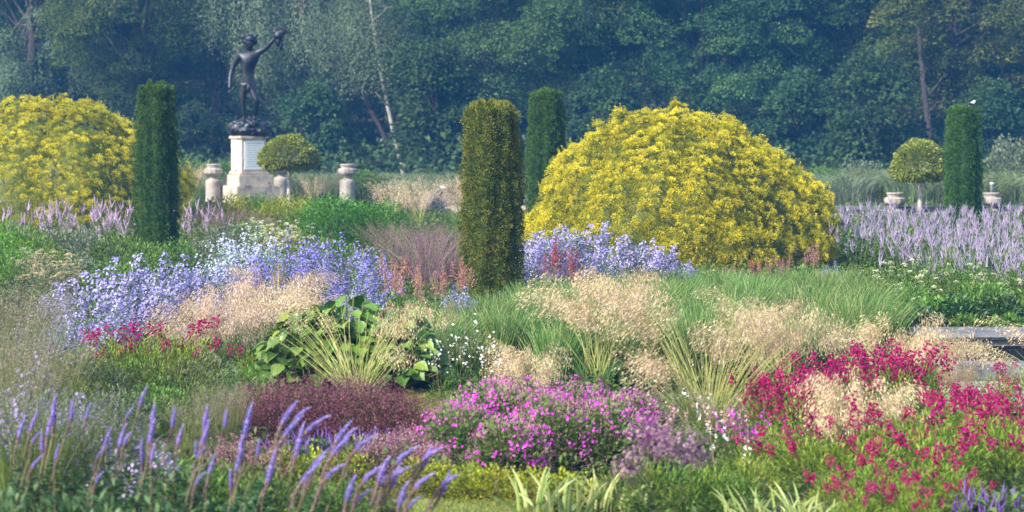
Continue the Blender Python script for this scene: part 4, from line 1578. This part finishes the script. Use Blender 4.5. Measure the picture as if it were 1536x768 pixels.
# --- standards
def standard_tree(cr, ch, zc, seed):
    g = Geo()
    n = 12000
    u = sph(n, -.75)
    lump = 1 + .08 * NZ(u * 3 + seed) + .05 * NZ(u * 8 + seed)
    p = u * np.array([cr, cr, ch]) * (lump * rng.uniform(.72, 1.0, n) ** .4)[:, None]
    p[:, 2] = np.where(p[:, 2] < 0, p[:, 2] * .45, p[:, 2]) + zc
    g.leaves(p, unit(u + sph(n) * .6 + UP * .15), u + UP * .5 + sph(n) * .4, rng.uniform(.055, .10, n), .038, rnd(n), .12, .15)
    t = Geo()
    t.tubes(np.array([[[0, 0, -.05], [.01, 0, zc * .5], [0, 0, zc]]]), np.array([[.075, .06, .05]]), 0, 8)
    B = []
    for k in range(9):
        a = k * .7
        e = np.array([math.cos(a) * cr * .45, math.sin(a) * cr * .45, zc + ch * (.05 + .4 * (k % 3) / 2)])
        B.append(np.stack([[0, 0, zc - .15], [e[0] * .4, e[1] * .4, zc], e]))
    t.tubes(np.array(B), np.tile([.03, .024, .01], (9, 1)), 0, 5)
    return [('crown', g.mesh('crown', M['mop'])), ('trunk', t.mesh('trunk', M['bark_pale'], True))]


thing('standard_tree', standard_tree(.78, .70, 1.50, 1), (X(433, 59), 59, 0), 0, 1, 'clipped mop headed standard tree beside the statue plinth', 'tree')
thing('standard_tree', standard_tree(.74, .80, 1.32, 5), (X(1380, 56), 56, 0), 0, 1, 'clipped golden green standard tree beside the bird topped yew', 'tree')

# --- middle distance, behind the flower beds
drift('green_shrub', [shrub(1.0, 1.12, 8000, .07, .030, 'hedge', .45, 4)], [(510, 44.5, 1.0), (562, 44.2, .92)], 'fresh bright green rounded shrub, {o} of the pair beyond the blue flowers', 'shrub', 'bright shrubs in mid garden')
drift('lime_shrub', [shrub(.95, .85, 3400, .08, .035, 'lime', .6, 6), shrub(.9, .8, 3400, .08, .035, 'bright', .6, 7)], [(335, 51), (385, 52, 1.0), (430, 51, 1.0), (470, 50, .9)], 'low lime green shrub, {o} of four in front of the plinth', 'shrub', 'lime shrubs below the statue')
drift('pale_flower_clump', [umbel_plant(.85, .55, 60, 'cream', 'lime', .05)], [(405, 40), (440, 39.5), (372, 41)], 'pale lemon flower clump, {o} of three behind the violet blue flowers', 'plant', 'pale lemon clumps')
TANF = [stipa(1.5, .6, 30, 'tanpink', 70, .7, 160, headlen=.55, seedsize=.035, head_r=.10, stem_w=.012)]
drift('feather_grass', TANF, [(588, 49, .92), (612, 48, 1.0), (628, 50.5, .8), (698, 47, 1.05), (684, 49, 1.0)], 'tall straw coloured feather grass, {o} of five before the dark steps', 'grass', 'straw grasses near the steps')
drift('feather_grass', TANF, [(500, 60, .85), (283, 60, 1.0), (470, 61, .7)], 'tall thin tan grass near the stone piers, {o} of three', 'grass', 'thin tan grasses by the piers')
MOL = [grass_clump(1.0, .22, .75, 170, .006, 'hazegrass', .15, 170, (0, 0), 'molinia'), grass_clump(.95, .22, .8, 170, .006, 'molinia', .2, 170, (.1, 0), 'molinia')]
drift('purple_grass', MOL, [(585, 38), (615, 36.5), (640, 37.5), (668, 36), (690, 37.5), (640, 35)], 'smoky purple grass tuft, {o} of six beside the olive column', 'grass', 'purple moor grass tufts')
drift('purple_grass', MOL, [(300, 45, .8), (345, 46, .9), (390, 45, .8)], 'faint mauve grass tuft, {o} of three below the plinth', 'grass', 'mauve grass tufts below the plinth')

# --- lilac spires
SPI = [spires(1.0, .46, 17, 'lilac', .24, .010), spires(.95, .46, 16, 'lilac', .22, .010, 'fern'), spires(1.06, .44, 15, 'lilac', .26, .010, 'deep')]
SPIP = [spires(1.08, .45, 14, 'lilacpink', .30, .014, 'fern', 3), spires(1.0, .45, 13, 'lilacpink', .26, .014, 'sage', 3)]
spots = []
for r_, (D, n_) in enumerate([(34, 5), (36.2, 7), (38.6, 8), (41, 9), (43.6, 9), (46.5, 8)]):
    for i in range(n_):
        lo = [1385, 1330, 1275, 1258, 1250, 1250][r_]
        px = lo + (1560 - lo) * (i + .5 * (r_ % 2) + .25) / n_
        if px < 1550:
            spots.append((px, D + ((i * 7 + r_) % 5 - 2) * .28, .92 + .16 * ((i * 5 + r_ * 3) % 7) / 7))
spots += [(1500, 32.2, .95), (1536, 31.4, .95), (1545, 30.2, .85)]
front = [s_ for s_ in spots if s_[1] < 37.3]
back = [s_ for s_ in spots if s_[1] >= 37.3]
drift('lilac_spire_plant', SPI, front, 'pale lilac spired perennial along the near edge of the right hand drift', 'plant', 'lilac spires at the near edge of the drift', shared=True)
drift('lilac_spire_plant', SPI, back, 'pale lilac spired perennial deep in the drift below the bird topped yew', 'plant', 'lilac spires deep in the drift', shared=True)
drift('lilac_spire_plant', SPIP, [(22, 44), (62, 43), (100, 44.5), (142, 43.2), (180, 44), (212, 43), (285, 44), (318, 45.5), (160, 46), (80, 46.5)],
      'dusty lilac spired perennial, {o} of ten below the golden mound', 'plant', 'dusty lilac spires by the mound')

# --- left leafy mass
LEAFY = [shrub(.62, .85, 1900, .09, .028, 'green', .6, 11, False), shrub(.62, .8, 1900, .085, .03, 'sage', .5, 12, False), shrub(.62, .85, 1900, .09, .026, 'bright', .7, 13, False), shrub(.6, .8, 1900, .09, .03, 'fern', .5, 14, False)]
drift('leafy_perennial', LEAFY, [(5, 38, 1.05, 2), (45, 37, 1.0, 2), (95, 38.5, 1, 1), (135, 37.5, 1, 1), (178, 37, .95, 0), (215, 36, .85, 3), (262, 37, .8, 0), (300, 38, .8, 1), (25, 34, .9, 3), (80, 34, .85, 0), (125, 33.5, .8, 1), (170, 33, .75, 0), (5, 31, .9, 0)],
      'leafy green perennial before the lilac spires on the left, {o} of thirteen', 'plant', 'leafy perennials left of the blue flowers')
drift('leafy_perennial', LEAFY, [(330, 40, .9, 1), (360, 42, .9, 3), (455, 36, .8, 3), (500, 37, .85, 0), (548, 36, .8, 1)], 'low leafy perennial filling behind the blue bellflowers, {o} of five', 'plant', 'leafy filler behind the blue flowers')
drift('buff_seed_plant', [umbel_plant(.95, .36, 50, 'tanpink', 'sage', .05), umbel_plant(.9, .36, 50, 'tan', 'sage', .05)], [(52, 31, 1.0), (78, 30.5, 1.05), (100, 31, .75)], 'buff seed headed perennial, {o} of three beside the bellflowers', 'plant', 'buff seed plants')

drift('leafy_perennial', [shrub(.48, .50, 1100, .085, .012, 'hazegreen', .9, 51, False), shrub(.48, .52, 1000, .06, .02, 'sage', .6, 52, False), shrub(.46, .5, 1100, .06, .02, 'fern', .6, 53, False)],
      [(90, 21.4, 1.0), (150, 21.2, .95), (205, 21.5, 1.0), (260, 21.2, 1.05), (310, 21.4, 1.0), (365, 21.3, .9), (120, 19.8, .85), (180, 19.6, .8), (240, 19.8, .9), (300, 19.7, .85), (350, 19.6, .8)],
      'yellow green bushy foliage below the crimson penstemons, {o} of eleven', 'plant', 'bushy foliage below the penstemons')
# --- blue bellflowers
AB = [aster(1.15, .44, 24, 'asterblue', florets=60), aster(1.0, .44, 24, 'asterblue', 'fern', florets=60), aster(1.2, .44, 26, 'asterblue', florets=56)]
AV = [aster(1.15, .44, 28, 'asterviolet', florets=50, fsize=.015), aster(1.1, .44, 28, 'asterviolet', 'fern', florets=50, fsize=.015)]
AP = [aster(1.0, .40, 40, 'asterpale', 'fern', 24), aster(1.05, .40, 40, 'asterpale', 'fern', 24)]
drift('blue_bellflower', AB, [(72, 25, .86), (98, 24, .72), (140, 24.6, .98), (178, 25.5, 1.15), (212, 26.5, 1.08), (165, 23.8, .72), (252, 27, 1.06), (292, 27.5, 1.05), (325, 27, .98), (235, 25.3, .80)],
      'lavender blue bellflower clump, {o} of ten behind the crimson penstemons', 'plant', 'lavender bellflowers on the left')
drift('blue_bellflower', AV, [(362, 28.5, .95), (400, 29, 1.0), (440, 30.5, 1.08), (480, 31, 1.1), (520, 30, 1.05), (556, 29.2, 1.0), (470, 29, .9), (545, 28, .8)],
      'violet blue bellflower clump, {o} of eight behind the broad leaved clump', 'plant', 'violet bellflowers in mid bed')
drift('pale_bellflower', AP, [(335, 33, 1.05), (375, 34, 1.1), (410, 33.5, 1.05), (352, 31.5, .9)], 'white tinged pale bellflower clump, {o} of four behind the lavender flowers', 'plant', 'pale bellflowers')
drift('pale_bellflower', AP, [(525, 26.6, .72), (552, 26.2, .66)], 'low pale blue flower clump above the broad leaves, {o} of two', 'plant', 'pale flowers above the broad leaves')
drift('blue_bellflower', AB, [(795, 33, 1.0), (822, 34, 1.06), (850, 33.5, 1.12), (888, 34, 1.08), (925, 33.2, 1.06), (960, 33, .98), (995, 33, .80), (1020, 33.5, .70), (800, 31, .82), (868, 31.4, .84), (910, 31.2, .82)],
      'lavender blue bellflower clump, {o} of eleven below the golden dome', 'plant', 'bellflowers before the dome')

drift('blue_bellflower', AV, [(1250, 32.6, .55)], 'small dark blue flower clump at the foot of the dome beside the lilac drift', 'plant', None)
drift('blue_bellflower', AB, [(683, 27, .68)], 'single lavender flower clump tucked beside the olive yew column', 'plant', None)

# --- plumes
PP = [plume_plant(1.0, .36, 7, 'astpink', per=190), plume_plant(.95, .36, 6, 'astpink', per=190)]
PR = [plume_plant(1.05, .30, 7, 'astred', per=170), plume_plant(1.0, .3, 6, 'astred', per=170)]
drift('pink_plume_plant', PP, [(592, 27.3, 1.08), (612, 28, 1.05), (655, 27.2, .98), (680, 27.8, 1.05), (600, 25.8, .62)], 'dusty pink plume flower, {o} of five beside the olive column', 'plant', 'dusty pink plumes')
drift('red_plume_plant', PR, [(822, 29.5, 1.12), (848, 29.3, 1.05)], 'rose red plume flower, {o} of two among the lavender flowers', 'plant', 'rose red plumes')
drift('pink_plume_plant', PP, [(1090, 33.5, .50), (1145, 34, .62), (1175, 33.5, .66), (1208, 34, .85)], 'muted pink plume flower, {o} of four at the foot of the dome', 'plant', 'pink plumes under the dome')
drift('red_plume_plant', PR, [(1128, 32.6, .66)], 'short bright pink plume flower before the dome, alone', 'plant', None)

# --- cream and ferny plants right
CR = [umbel_plant(.85, .50, 11, 'cream', 'fern', .055, 46, nleaf=2400, leafW=.018), umbel_plant(.8, .50, 7, 'cream', 'green', .05, 46, nleaf=2400, leafW=.018), umbel_plant(.8, .5, 9, 'cream', 'fern', .055, 46, nleaf=2400, leafW=.018)]
drift('cream_flower_clump', CR, [(1055, 34.3, .62), (1085, 34.6, .55)], 'low cream flower clump at the dome foot, {o} of two', 'plant', 'cream clumps by the dome')
drift('cream_flower_clump', CR, [(1262, 32.2, .75), (1300, 31.4, .85), (1340, 31, 1.0), (1382, 31.2, 1.05), (1422, 30.2, .98), (1462, 30.6, 1.02), (1502, 30, .95), (1538, 30.2, 1.0), (1330, 29.3, .75), (1370, 29, .85)],
      'ferny green clump with cream heads, {o} of ten before the lilac drift', 'plant', 'ferny cream clumps')
drift('leafy_perennial', [LEAFY[3], LEAFY[0], shrub(.55, .62, 1500, .13, .055, 'deep', .3, 15, False), shrub(.55, .6, 1500, .12, .06, 'fern', .3, 16, False)],
      [(1400, 28, .85, 3), (1435, 27.8, .8, 2), (1470, 28, .85, 0), (1500, 27.8, .85, 2), (1535, 28, .9, 3), (1380, 27.2, .7, 2), (1455, 27.3, .55, 3), (1515, 27.2, .6, 3)],
      'leafy green plant behind the stone pond coping, {o} of eight', 'plant', 'leafy plants above the pond')

# --- fine blue green grass
FG = [grass_clump(.82, .26, .42, 430, .0105, 'finegrass', .18, lean=(.10, 0)), grass_clump(.76, .26, .48, 430, .0105, 'finegrass', .22, lean=(-.08, -.05)), grass_clump(.84, .24, .5, 430, .0105, 'finegrass', .15)]
near, mid_, far_ = [], [], []
for r_, (D, lo, hi, sc) in enumerate([(23.2, 850, 1310, .95), (24.6, 790, 1345, 1.0), (26.2, 770, 1390, .98), (28, 790, 1350, .90), (29.8, 800, 1330, .84), (31.8, 880, 1290, .76)]):
    stp = .50 * FPX / D
    n_ = int((hi - lo) / stp) + 1
    for i in range(n_):
        px = lo + (hi - lo) * (i + .25 * (r_ % 2)) / n_ + ((i * 13 + r_ * 7) % 9 - 4) * 3
        (near if r_ < 2 else mid_ if r_ < 4 else far_).append((px, D + ((i * 7) % 5 - 2) * .16, sc * (.92 + .14 * ((i * 3) % 5) / 5)))
drift('fine_grass', FG, near, 'fine green grass tuft in the near part of the blue green sward', 'grass', 'fine grass, near part of the sward', rot=.6, shared=True)
drift('fine_grass', FG, mid_, 'fine green grass tuft in the middle of the blue green sward', 'grass', 'fine grass, middle of the sward', rot=.6, shared=True)
drift('fine_grass', FG, far_, 'fine green grass tuft in the far sward reaching the golden dome', 'grass', 'fine grass, far part of the sward', rot=.6, shared=True)
drift('fine_grass', FG, [(655, 23.8, .86), (688, 24.6, .92), (720, 25.5, .9), (640, 25.2, .8), (700, 23.4, .75), (745, 27, .85), (760, 24.4, .9)], 'fine green grass tuft around the foot of the olive column, {o} of seven', 'grass', 'fine grass round the olive column', rot=.6)

# --- broad leaves
drift('broad_leaved_clump', [broadleaf(.62, 1.0, 190, .19), broadleaf(.60, .98, 190, .19)], [(462, 22.6, .92), (525, 22.7, 1.05), (590, 22.6, .9)], 'clump of large rounded green leaves, {o} of three behind the straw stems', 'plant', 'broad leaved clumps')
drift('broad_leaved_clump', [broadleaf(.5, .55, 90, .17)], [(620, 22.9, .8)], 'low broad leaved clump beside the lawn patch', 'plant', None)

# --- feather grass (Golden Oats habit)
SG = stipa(1.45, .95, 0, 'tan', 200, .5, 150, headlen=.34, stem_w=.0072, head_r=.115, seedsize=.030, bare=95,
           aims=[(-.78, .0, 1.22, 9, .13), (-.55, -.1, .78, 6, .08), (.22, .1, 1.08, 5, .14), (.55, .05, 1.10, 7, .16), (.85, .1, 1.0, 6, .14), (.05, .3, 1.3, 3, .15)])
SGb = stipa(1.32, .8, 0, 'tan', 200, .4, 130, headlen=.34, stem_w=.005, head_r=.115, seedsize=.030, bare=16,
            aims=[(-.08, 0, 1.16, 11, .16), (.32, .0, 1.18, 11, .16), (-.36, .1, 1.02, 7, .13), (.55, -.1, .98, 5, .12), (.15, -.2, 1.04, 5, .15)])
SGc = stipa(1.0, .6, 0, 'tan', 190, .4, 130, headlen=.36, stem_w=.005, head_r=.11, seedsize=.030, bare=14,
            aims=[(0, 0, .74, 8, .18), (-.40, 0, .86, 8, .15), (.30, 0, .68, 8, .15), (-.62, .1, .72, 5, .12), (.05, .1, .98, 4, .15)])
SGd = stipa(1.0, .7, 0, 'tan', 190, .4, 130, headlen=.36, stem_w=.0055, head_r=.11, seedsize=.030, bare=22,
            aims=[(.10, 0, .76, 7, .13), (.45, 0, .74, 8, .13), (.78, .1, .62, 6, .10), (-.25, .1, .82, 4, .12)])
SGe = stipa(.9, .6, 0, 'tan', 160, .4, 130, headlen=.46, stem_w=.006, head_r=.08, seedsize=.030, bare=10,
            aims=[(-.45, 0, .62, 4, .16), (-.85, .1, .52, 2, .14)])
SGl = stipa(.85, .55, 34, 'tan', 180, .38, 120, headlen=.55, low=.25, stem_w=.0055, head_r=.075, seedsize=.030)
SGp = stipa(1.05, .75, 34, 'tanpink', 190, .45, 150, headlen=.42, low=.25, stem_w=.0055, head_r=.09, seedsize=.030)
SGr = stipa(1.25, .95, 0, 'tan', 120, .55, 90, headlen=.28, stem_w=.0062, head_r=.10, seedsize=.030, bare=85,
            aims=[(-.80, .1, .98, 4, .12), (-.5, .2, 1.12, 2, .12), (.58, .0, 1.06, 5, .08), (.36, -.1, .86, 2, .05), (.44, -.1, .62, 2, .05)])
drift('feather_grass', [SG], [(1062, 18.9, .98)], 'largest feather grass with pale stems fanning up behind the white flowers', 'grass', None, rot=0)
drift('feather_grass', [SGb], [(895, 22.4, 1.0)], 'feather grass with the densest straw plume, before the lavender flowers', 'grass', None, rot=0)
drift('feather_grass', [SGd], [(1335, 21.4, .98)], 'feather grass rising behind the crimson penstemons by the pond', 'grass', None, rot=0)
drift('feather_grass', [SGc], [(1180, 22.2, .98)], 'feather grass with a loose plume in the blue green sward', 'grass', None, rot=0)
drift('feather_grass', [SGe], [(1585, 22.0, 1.0)], 'feather grass leaning in from the border across the pond recess', 'grass', None, rot=0)
drift('feather_grass', [SGr], [(535, 21.2, .98)], 'feather grass whose straight stems splay before the broad leaves', 'grass', None, rot=0)
drift('feather_grass', [SGp], [(318, 23.6, .98), (372, 24.6, 1.05), (415, 26.2, 1.02)], 'pinkish straw feather grass, {o} of three left of the broad leaves', 'grass', 'pinkish feather grasses')
drift('feather_grass', [SGl], [(795, 21.3, .80)], 'low straw feather grass behind the magenta mound', 'grass', None)
drift('feather_grass', [SGl], [(1285, 17.9, .98)], 'low golden feather grass tangled among the crimson penstemons', 'grass', None)
drift('feather_grass', [SGl], [(1402, 22.9, .62), (1436, 22.0, .45)], 'low feather grass hiding the end of the pond kerb, {o} of two', 'grass', 'feather grasses at the kerb end')
drift('feather_grass', [SGl], [(640, 24.3, .9)], 'small straw feather grass between broad leaves and olive column', 'grass', None)

# --- penstemons
PE = [penstemon(.74, .40, 27, 20, .14, .34), penstemon(.70, .40, 27, 20, .14, .34), penstemon(.78, .38, 27, 20, .14, .34)]
PEs = [penstemon(.66, .40, 9, 20, .12, .24, nleaf=1500), penstemon(.70, .40, 9, 22, .12, .24, nleaf=1500)]
PEl = [penstemon(.68, .36, 9, 13, .14, .34), penstemon(.72, .36, 9, 15, .12, .30)]
drift('crimson_penstemon', PE, [(1150, 18.8, .92), (1182, 19.8, .92), (1215, 18.3, .95), (1250, 19.8, .98), (1292, 20.6, .98), (1335, 20.1, 1.0), (1378, 20.6, .98), (1425, 19.4, .72), (1478, 18.8, .72), (1528, 18.6, .74)],
      'crimson penstemon thick with bells, {o} of ten along the gravel side', 'plant', 'flowering penstemons')
drift('crimson_penstemon', PEl, [(1487, 21.0, .72), (1530, 21.3, .70)], 'penstemon standing against the gravel by the pond kerb, {o} of two', 'plant', 'penstemons at the gravel')
drift('crimson_penstemon', PEs, [(1165, 17.0, .85), (1225, 16.7, .9), (1290, 16.6, .95), (1350, 17.2, 1.0), (1405, 16.7, 1.0), (1460, 17.3, 1.0), (1520, 16.9, 1.0), (1400, 18.3, .85), (1500, 18, .75)],
      'sparsely flowered leafy penstemon in the front row, {o} of nine', 'plant', 'leafy penstemons in front')
drift('crimson_penstemon', PEl, [(125, 22.6, .90), (168, 22.9, 1.0), (208, 22.6, 1.02), (250, 23, 1.05), (285, 22.7, 1.08), (380, 22.5, .8)], 'crimson penstemon, {o} of six below the lavender bellflowers', 'plant', 'penstemons on the left')

drift('crimson_penstemon', PEs, [(1255, 15.6, .66), (1300, 15.8, .74), (1348, 15.5, .66), (1395, 15.8, .74), (1440, 15.6, .68), (1285, 15.1, .55), (1370, 15.1, .56)], 'low penstemon along the bottom margin, {o} of seven', 'plant', 'low penstemons at the margin')
# --- geranium, maroon, salvia, sedum
GE = [geranium(.42, .56), geranium(.40, .54)]
drift('magenta_cranesbill', GE, [(690, 17.7, .92), (735, 18.5, 1.05), (785, 18.3, 1.05), (762, 17.2, .85), (832, 17.7, 1.02), (868, 18.6, 1.02), (908, 17.8, .95), (945, 18.7, .85)],
      'magenta flowered cranesbill mound, {o} of eight in the front bed', 'plant', 'magenta cranesbills')
MA = [airy_mound(.40, .50, 520, 'maroon', 'maroonstem'), airy_mound(.40, .52, 520, 'maroon', 'maroonstem')]
drift('maroon_mound', MA, [(388, 19.0, 1.02), (440, 18.7, 1.12), (500, 18.9, 1.18), (555, 18.6, 1.14), (603, 18.7, .95)], 'dusky maroon dome of tiny heads, {o} of five before the splayed straw stems', 'plant', 'maroon domes')
SA = [spires(.34, .26, 26, 'salvia', .14, .010, 'green', 1, 260, 40), spires(.32, .26, 26, 'salvia', .14, .010, 'green', 1, 260, 40)]
drift('violet_salvia', SA, [(475, 17.7, 1.0), (515, 17.8, 1.0), (550, 17.6, 1.05), (590, 17.8, 1.0), (440, 17.6, .95)], 'violet salvia tuft in front of the maroon domes, {o} of five', 'plant', 'violet salvias')
drift('violet_salvia', SA, [(1478, 15.2, .95), (1512, 15.1, 1.0)], 'dark violet salvia spikes at the lower right corner, {o} of two', 'plant', 'salvias at the corner')
drift('dusky_sedum', [airy_mound(.27, .34, 160, 'sedum', 'maroonstem', 16, .016, 300)], [(570, 17.2, 1.0), (612, 17.4, 1.08), (645, 17.1, .85)], 'dusky pink sedum head clump, {o} of three beside the cranesbill', 'plant', 'dusky sedums')
drift('dusky_sedum', [airy_mound(.27, .34, 160, 'sedum', 'maroonstem', 16, .016, 300)], [(395, 17.0, .9), (350, 17.3, .95)], 'muted pink seed mound behind the violet spikes, {o} of two', 'plant', 'muted pink mounds')
LI = [shrub(.26, .26, 900, .035, .022, 'lime', .6, 21)]
drift('lime_edging', LI, [(625, 16.5), (665, 16.4), (705, 16.3), (745, 16.2), (800, 16.1), (850, 16.0), (520, 17.0), (470, 17.0), (425, 17.1)], 'low lime yellow edging plant, {o} of nine along the lawn', 'plant', 'lime edging plants')

# --- gaura and wiry things
GA = [gaura(.80, .26, 6, 8, fsize=.014), gaura(.84, .26, 6, 7, fsize=.014)]
drift('white_gaura', GA, [(665, 21.4, .92), (690, 21.7, 1.1), (722, 21.4, 1.05), (745, 20.8, .9)], 'white wand flower with wiry stems, {o} of four beside the lawn patch', 'plant', 'white wand flowers by the lawn')
GB = [gaura(.70, .22, 5, 6, fsize=.013), gaura(.72, .26, 5, 5, fsize=.013)]
drift('white_gaura', GB, [(1045, 18.0, 1.1), (1078, 17.0, .85), (1110, 16.6, .8), (1060, 16.6, .72)], 'white wand flower, {o} of four before the largest feather grass', 'plant', 'white wand flowers in front')
drift('mauve_wildflower', [gaura(.55, .32, 16, 14, 'pinkbeige', 500, .014), gaura(.5, .32, 14, 14, 'magenta', 500, .011)], [(992, 18.6, .85, 0), (1085, 18.1, 1.0, 0), (1120, 17.6, 1.0, 1)],
      'wispy mauve flowered plant, {o} of three between cranesbill and penstemon', 'plant', 'wispy mauve plants')

# --- alliums and irises
AL = [allium(.50, .20), allium(.42, .175), allium(.30, .16)]
drift('allium_seedhead', AL, [(972, 16.2, 1.0, 0), (1036, 16.1, 1.0, 1), (946, 15.9, 1.0, 2), (1000, 16.7, .85, 1)], 'purple allium globe gone to seed, {o} of four at the front', 'flower', 'allium seed heads')
IR = [iris(.35, 18, .24), iris(.32, 16, .24)]
drift('variegated_iris', IR, [(800, 15.7, 1.0), (845, 15.6, 1.05), (890, 15.7, 1.0), (925, 15.9, .9)], 'cream striped iris fan, {o} of four below the cranesbill', 'plant', 'striped irises in mid front')
drift('variegated_iris', IR, [(1125, 15.3, .75), (1160, 15.3, .85), (1200, 15.2, .85), (1240, 15.2, .7)], 'cream striped iris fan, {o} of four below the penstemons', 'plant', 'striped irises below the penstemons')
drift('leafy_perennial', [shrub(.4, .42, 1100, .08, .012, 'pengreen', .9, 31, False), shrub(.4, .42, 1100, .07, .02, 'green', .7, 32, False)], [(955, 15.9, .8), (1010, 15.8, .85), (1060, 15.8, .7), (1090, 15.7, .7), (1120, 16.2, .75)],
      'narrow leaved green plant along the front margin, {o} of five', 'plant', 'narrow leaved front plants')

# --- front left: haze of seed heads and violet speedwell
HZ = [grass_clump(1.2, .25, .55, 300, .005, 'hazegreen', .12, 90, (0, 0), 'fadedlilac'), grass_clump(1.25, .25, .5, 320, .004, 'hazegrass', .12, 320, (0, 0), 'haze_seed'), grass_clump(1.2, .25, .55, 320, .004, 'hazegrass', .15, 320, (.1, 0), 'haze_seed')]
drift('hazy_seed_grass', HZ, [(0, 20.4, 1.12, 1), (35, 21, 1.05, 2), (70, 19, .85, 0), (-15, 18, 1.05, 1)], 'tall hazy brown seed grass at the left border, {o} of four', 'grass', 'hazy seed grasses at the border')
drift('hazy_seed_grass', HZ, [(40, 15.3, .85, 0), (110, 15.6, .80, 0), (335, 18.4, .52, 1), (285, 18.1, .45, 2), (190, 17, .5, 0), (20, 16.6, 1.0, 1)], 'beige hazy seed grass among the violet spikes, {o} of six', 'grass', 'hazy grasses among the spikes')
drift('blue_bellflower', [aster(.8, .34, 12, 'fadedlilac', 'sage', 22, nleaf=260, pan=.14)], [(45, 17.6, 1.25), (75, 17.2, 1.05), (15, 15.6, 1.1), (118, 15.8, 1.0), (165, 15.4, .85), (215, 15.6, .8), (255, 15.2, .75)], 'faded lavender flower clump among the violet spikes, {o} of seven', 'plant', 'faded lavender clumps')
SW = [speedwell(1.04, .22, 4, .30, seed=1, tall=.72), speedwell(1.0, .22, 5, .48, seed=2, tall=.85), speedwell(.98, .24, 5, .70, seed=3, tall=1.2), speedwell(.92, .24, 5, 1.35, seed=14, tall=1.3)]
drift('leafy_perennial', [shrub(.42, .5, 1300, .07, .018, 'green', .6, 61, False), shrub(.42, .45, 1300, .08, .02, 'hazegreen', .6, 62, False)],
      [(300, 15.2, .9), (350, 15.4, .85), (400, 15.1, .8), (450, 15.3, .75), (500, 15.1, .7), (540, 15.4, .6), (240, 15.6, .95)],
      'green foliage between violet spikes and maroon domes, {o} of seven', 'plant', 'foliage behind the violet spikes')
drift('violet_speedwell', SW, [(-10, 12.9, 1.0, 0), (40, 13.4, 1.05, 1), (95, 12.7, .95, 0), (140, 13.5, 1.08, 0), (190, 13.0, 1.06, 1), (240, 12.5, .98, 0), (275, 13.4, 1.0, 1), (325, 12.7, .93, 1), (365, 13.3, 1.0, 2), (405, 12.5, .86, 2), (445, 13.1, .92, 2), (490, 12.5, .84, 3), (530, 13.0, .86, 3), (570, 12.5, .80, 3)],
      'violet speedwell with slender tapering spikes, {o} of fourteen in front', 'plant', 'violet speedwells', rot=.25)
drift('leafy_perennial', [shrub(.34, .75, 900, .10, .03, 'deep', .5, 41, False), shrub(.34, .7, 900, .09, .028, 'green', .5, 42, False)], [(10, 12.3, 1.0), (70, 12.1, 1.0), (130, 12.2, 1.0), (185, 12.1, .95), (245, 12.2, .92), (305, 12.1, .85), (365, 12.2, .8), (425, 12.1, .72), (480, 12.2, .65)],
      'dark leafy stems at the foot of the violet spikes, {o} of nine', 'plant', 'leafy stems in front')
SE = [umbel_plant(.72, .16, 9, 'haze_seed', 'sage', .022, 60, 160)]
drift('seed_head_plant', SE, [(690, 12.4, .98), (800, 12.3, 1.0), (838, 12.5, .95), (1060, 12.2, .9), (1095, 12.3, .92)], 'blurred grey seed head stem at the bottom edge, {o} of five', 'plant', 'seed heads at the bottom edge')

# ------------------------------------------------------------------ morning haze
bm = bmesh.new()
bbox(bm, 0, 420, 14.9, 1440, 990, 32.2)
hz = bpy.data.materials.new('morning haze')
hz.use_nodes = True
ht = hz.node_tree
ht.nodes.clear()
pv = ht.nodes.new('ShaderNodeVolumePrincipled')
pv.inputs['Color'].default_value = (.05, .24, .62, 1)
pv.inputs['Density'].default_value = .0013
pv.inputs['Anisotropy'].default_value = .0
ho = ht.nodes.new('ShaderNodeOutputMaterial')
ht.links.new(pv.outputs[0], ho.inputs['Volume'])
tag(part('haze', fromb('haze', bm, hz)), kind='stuff')
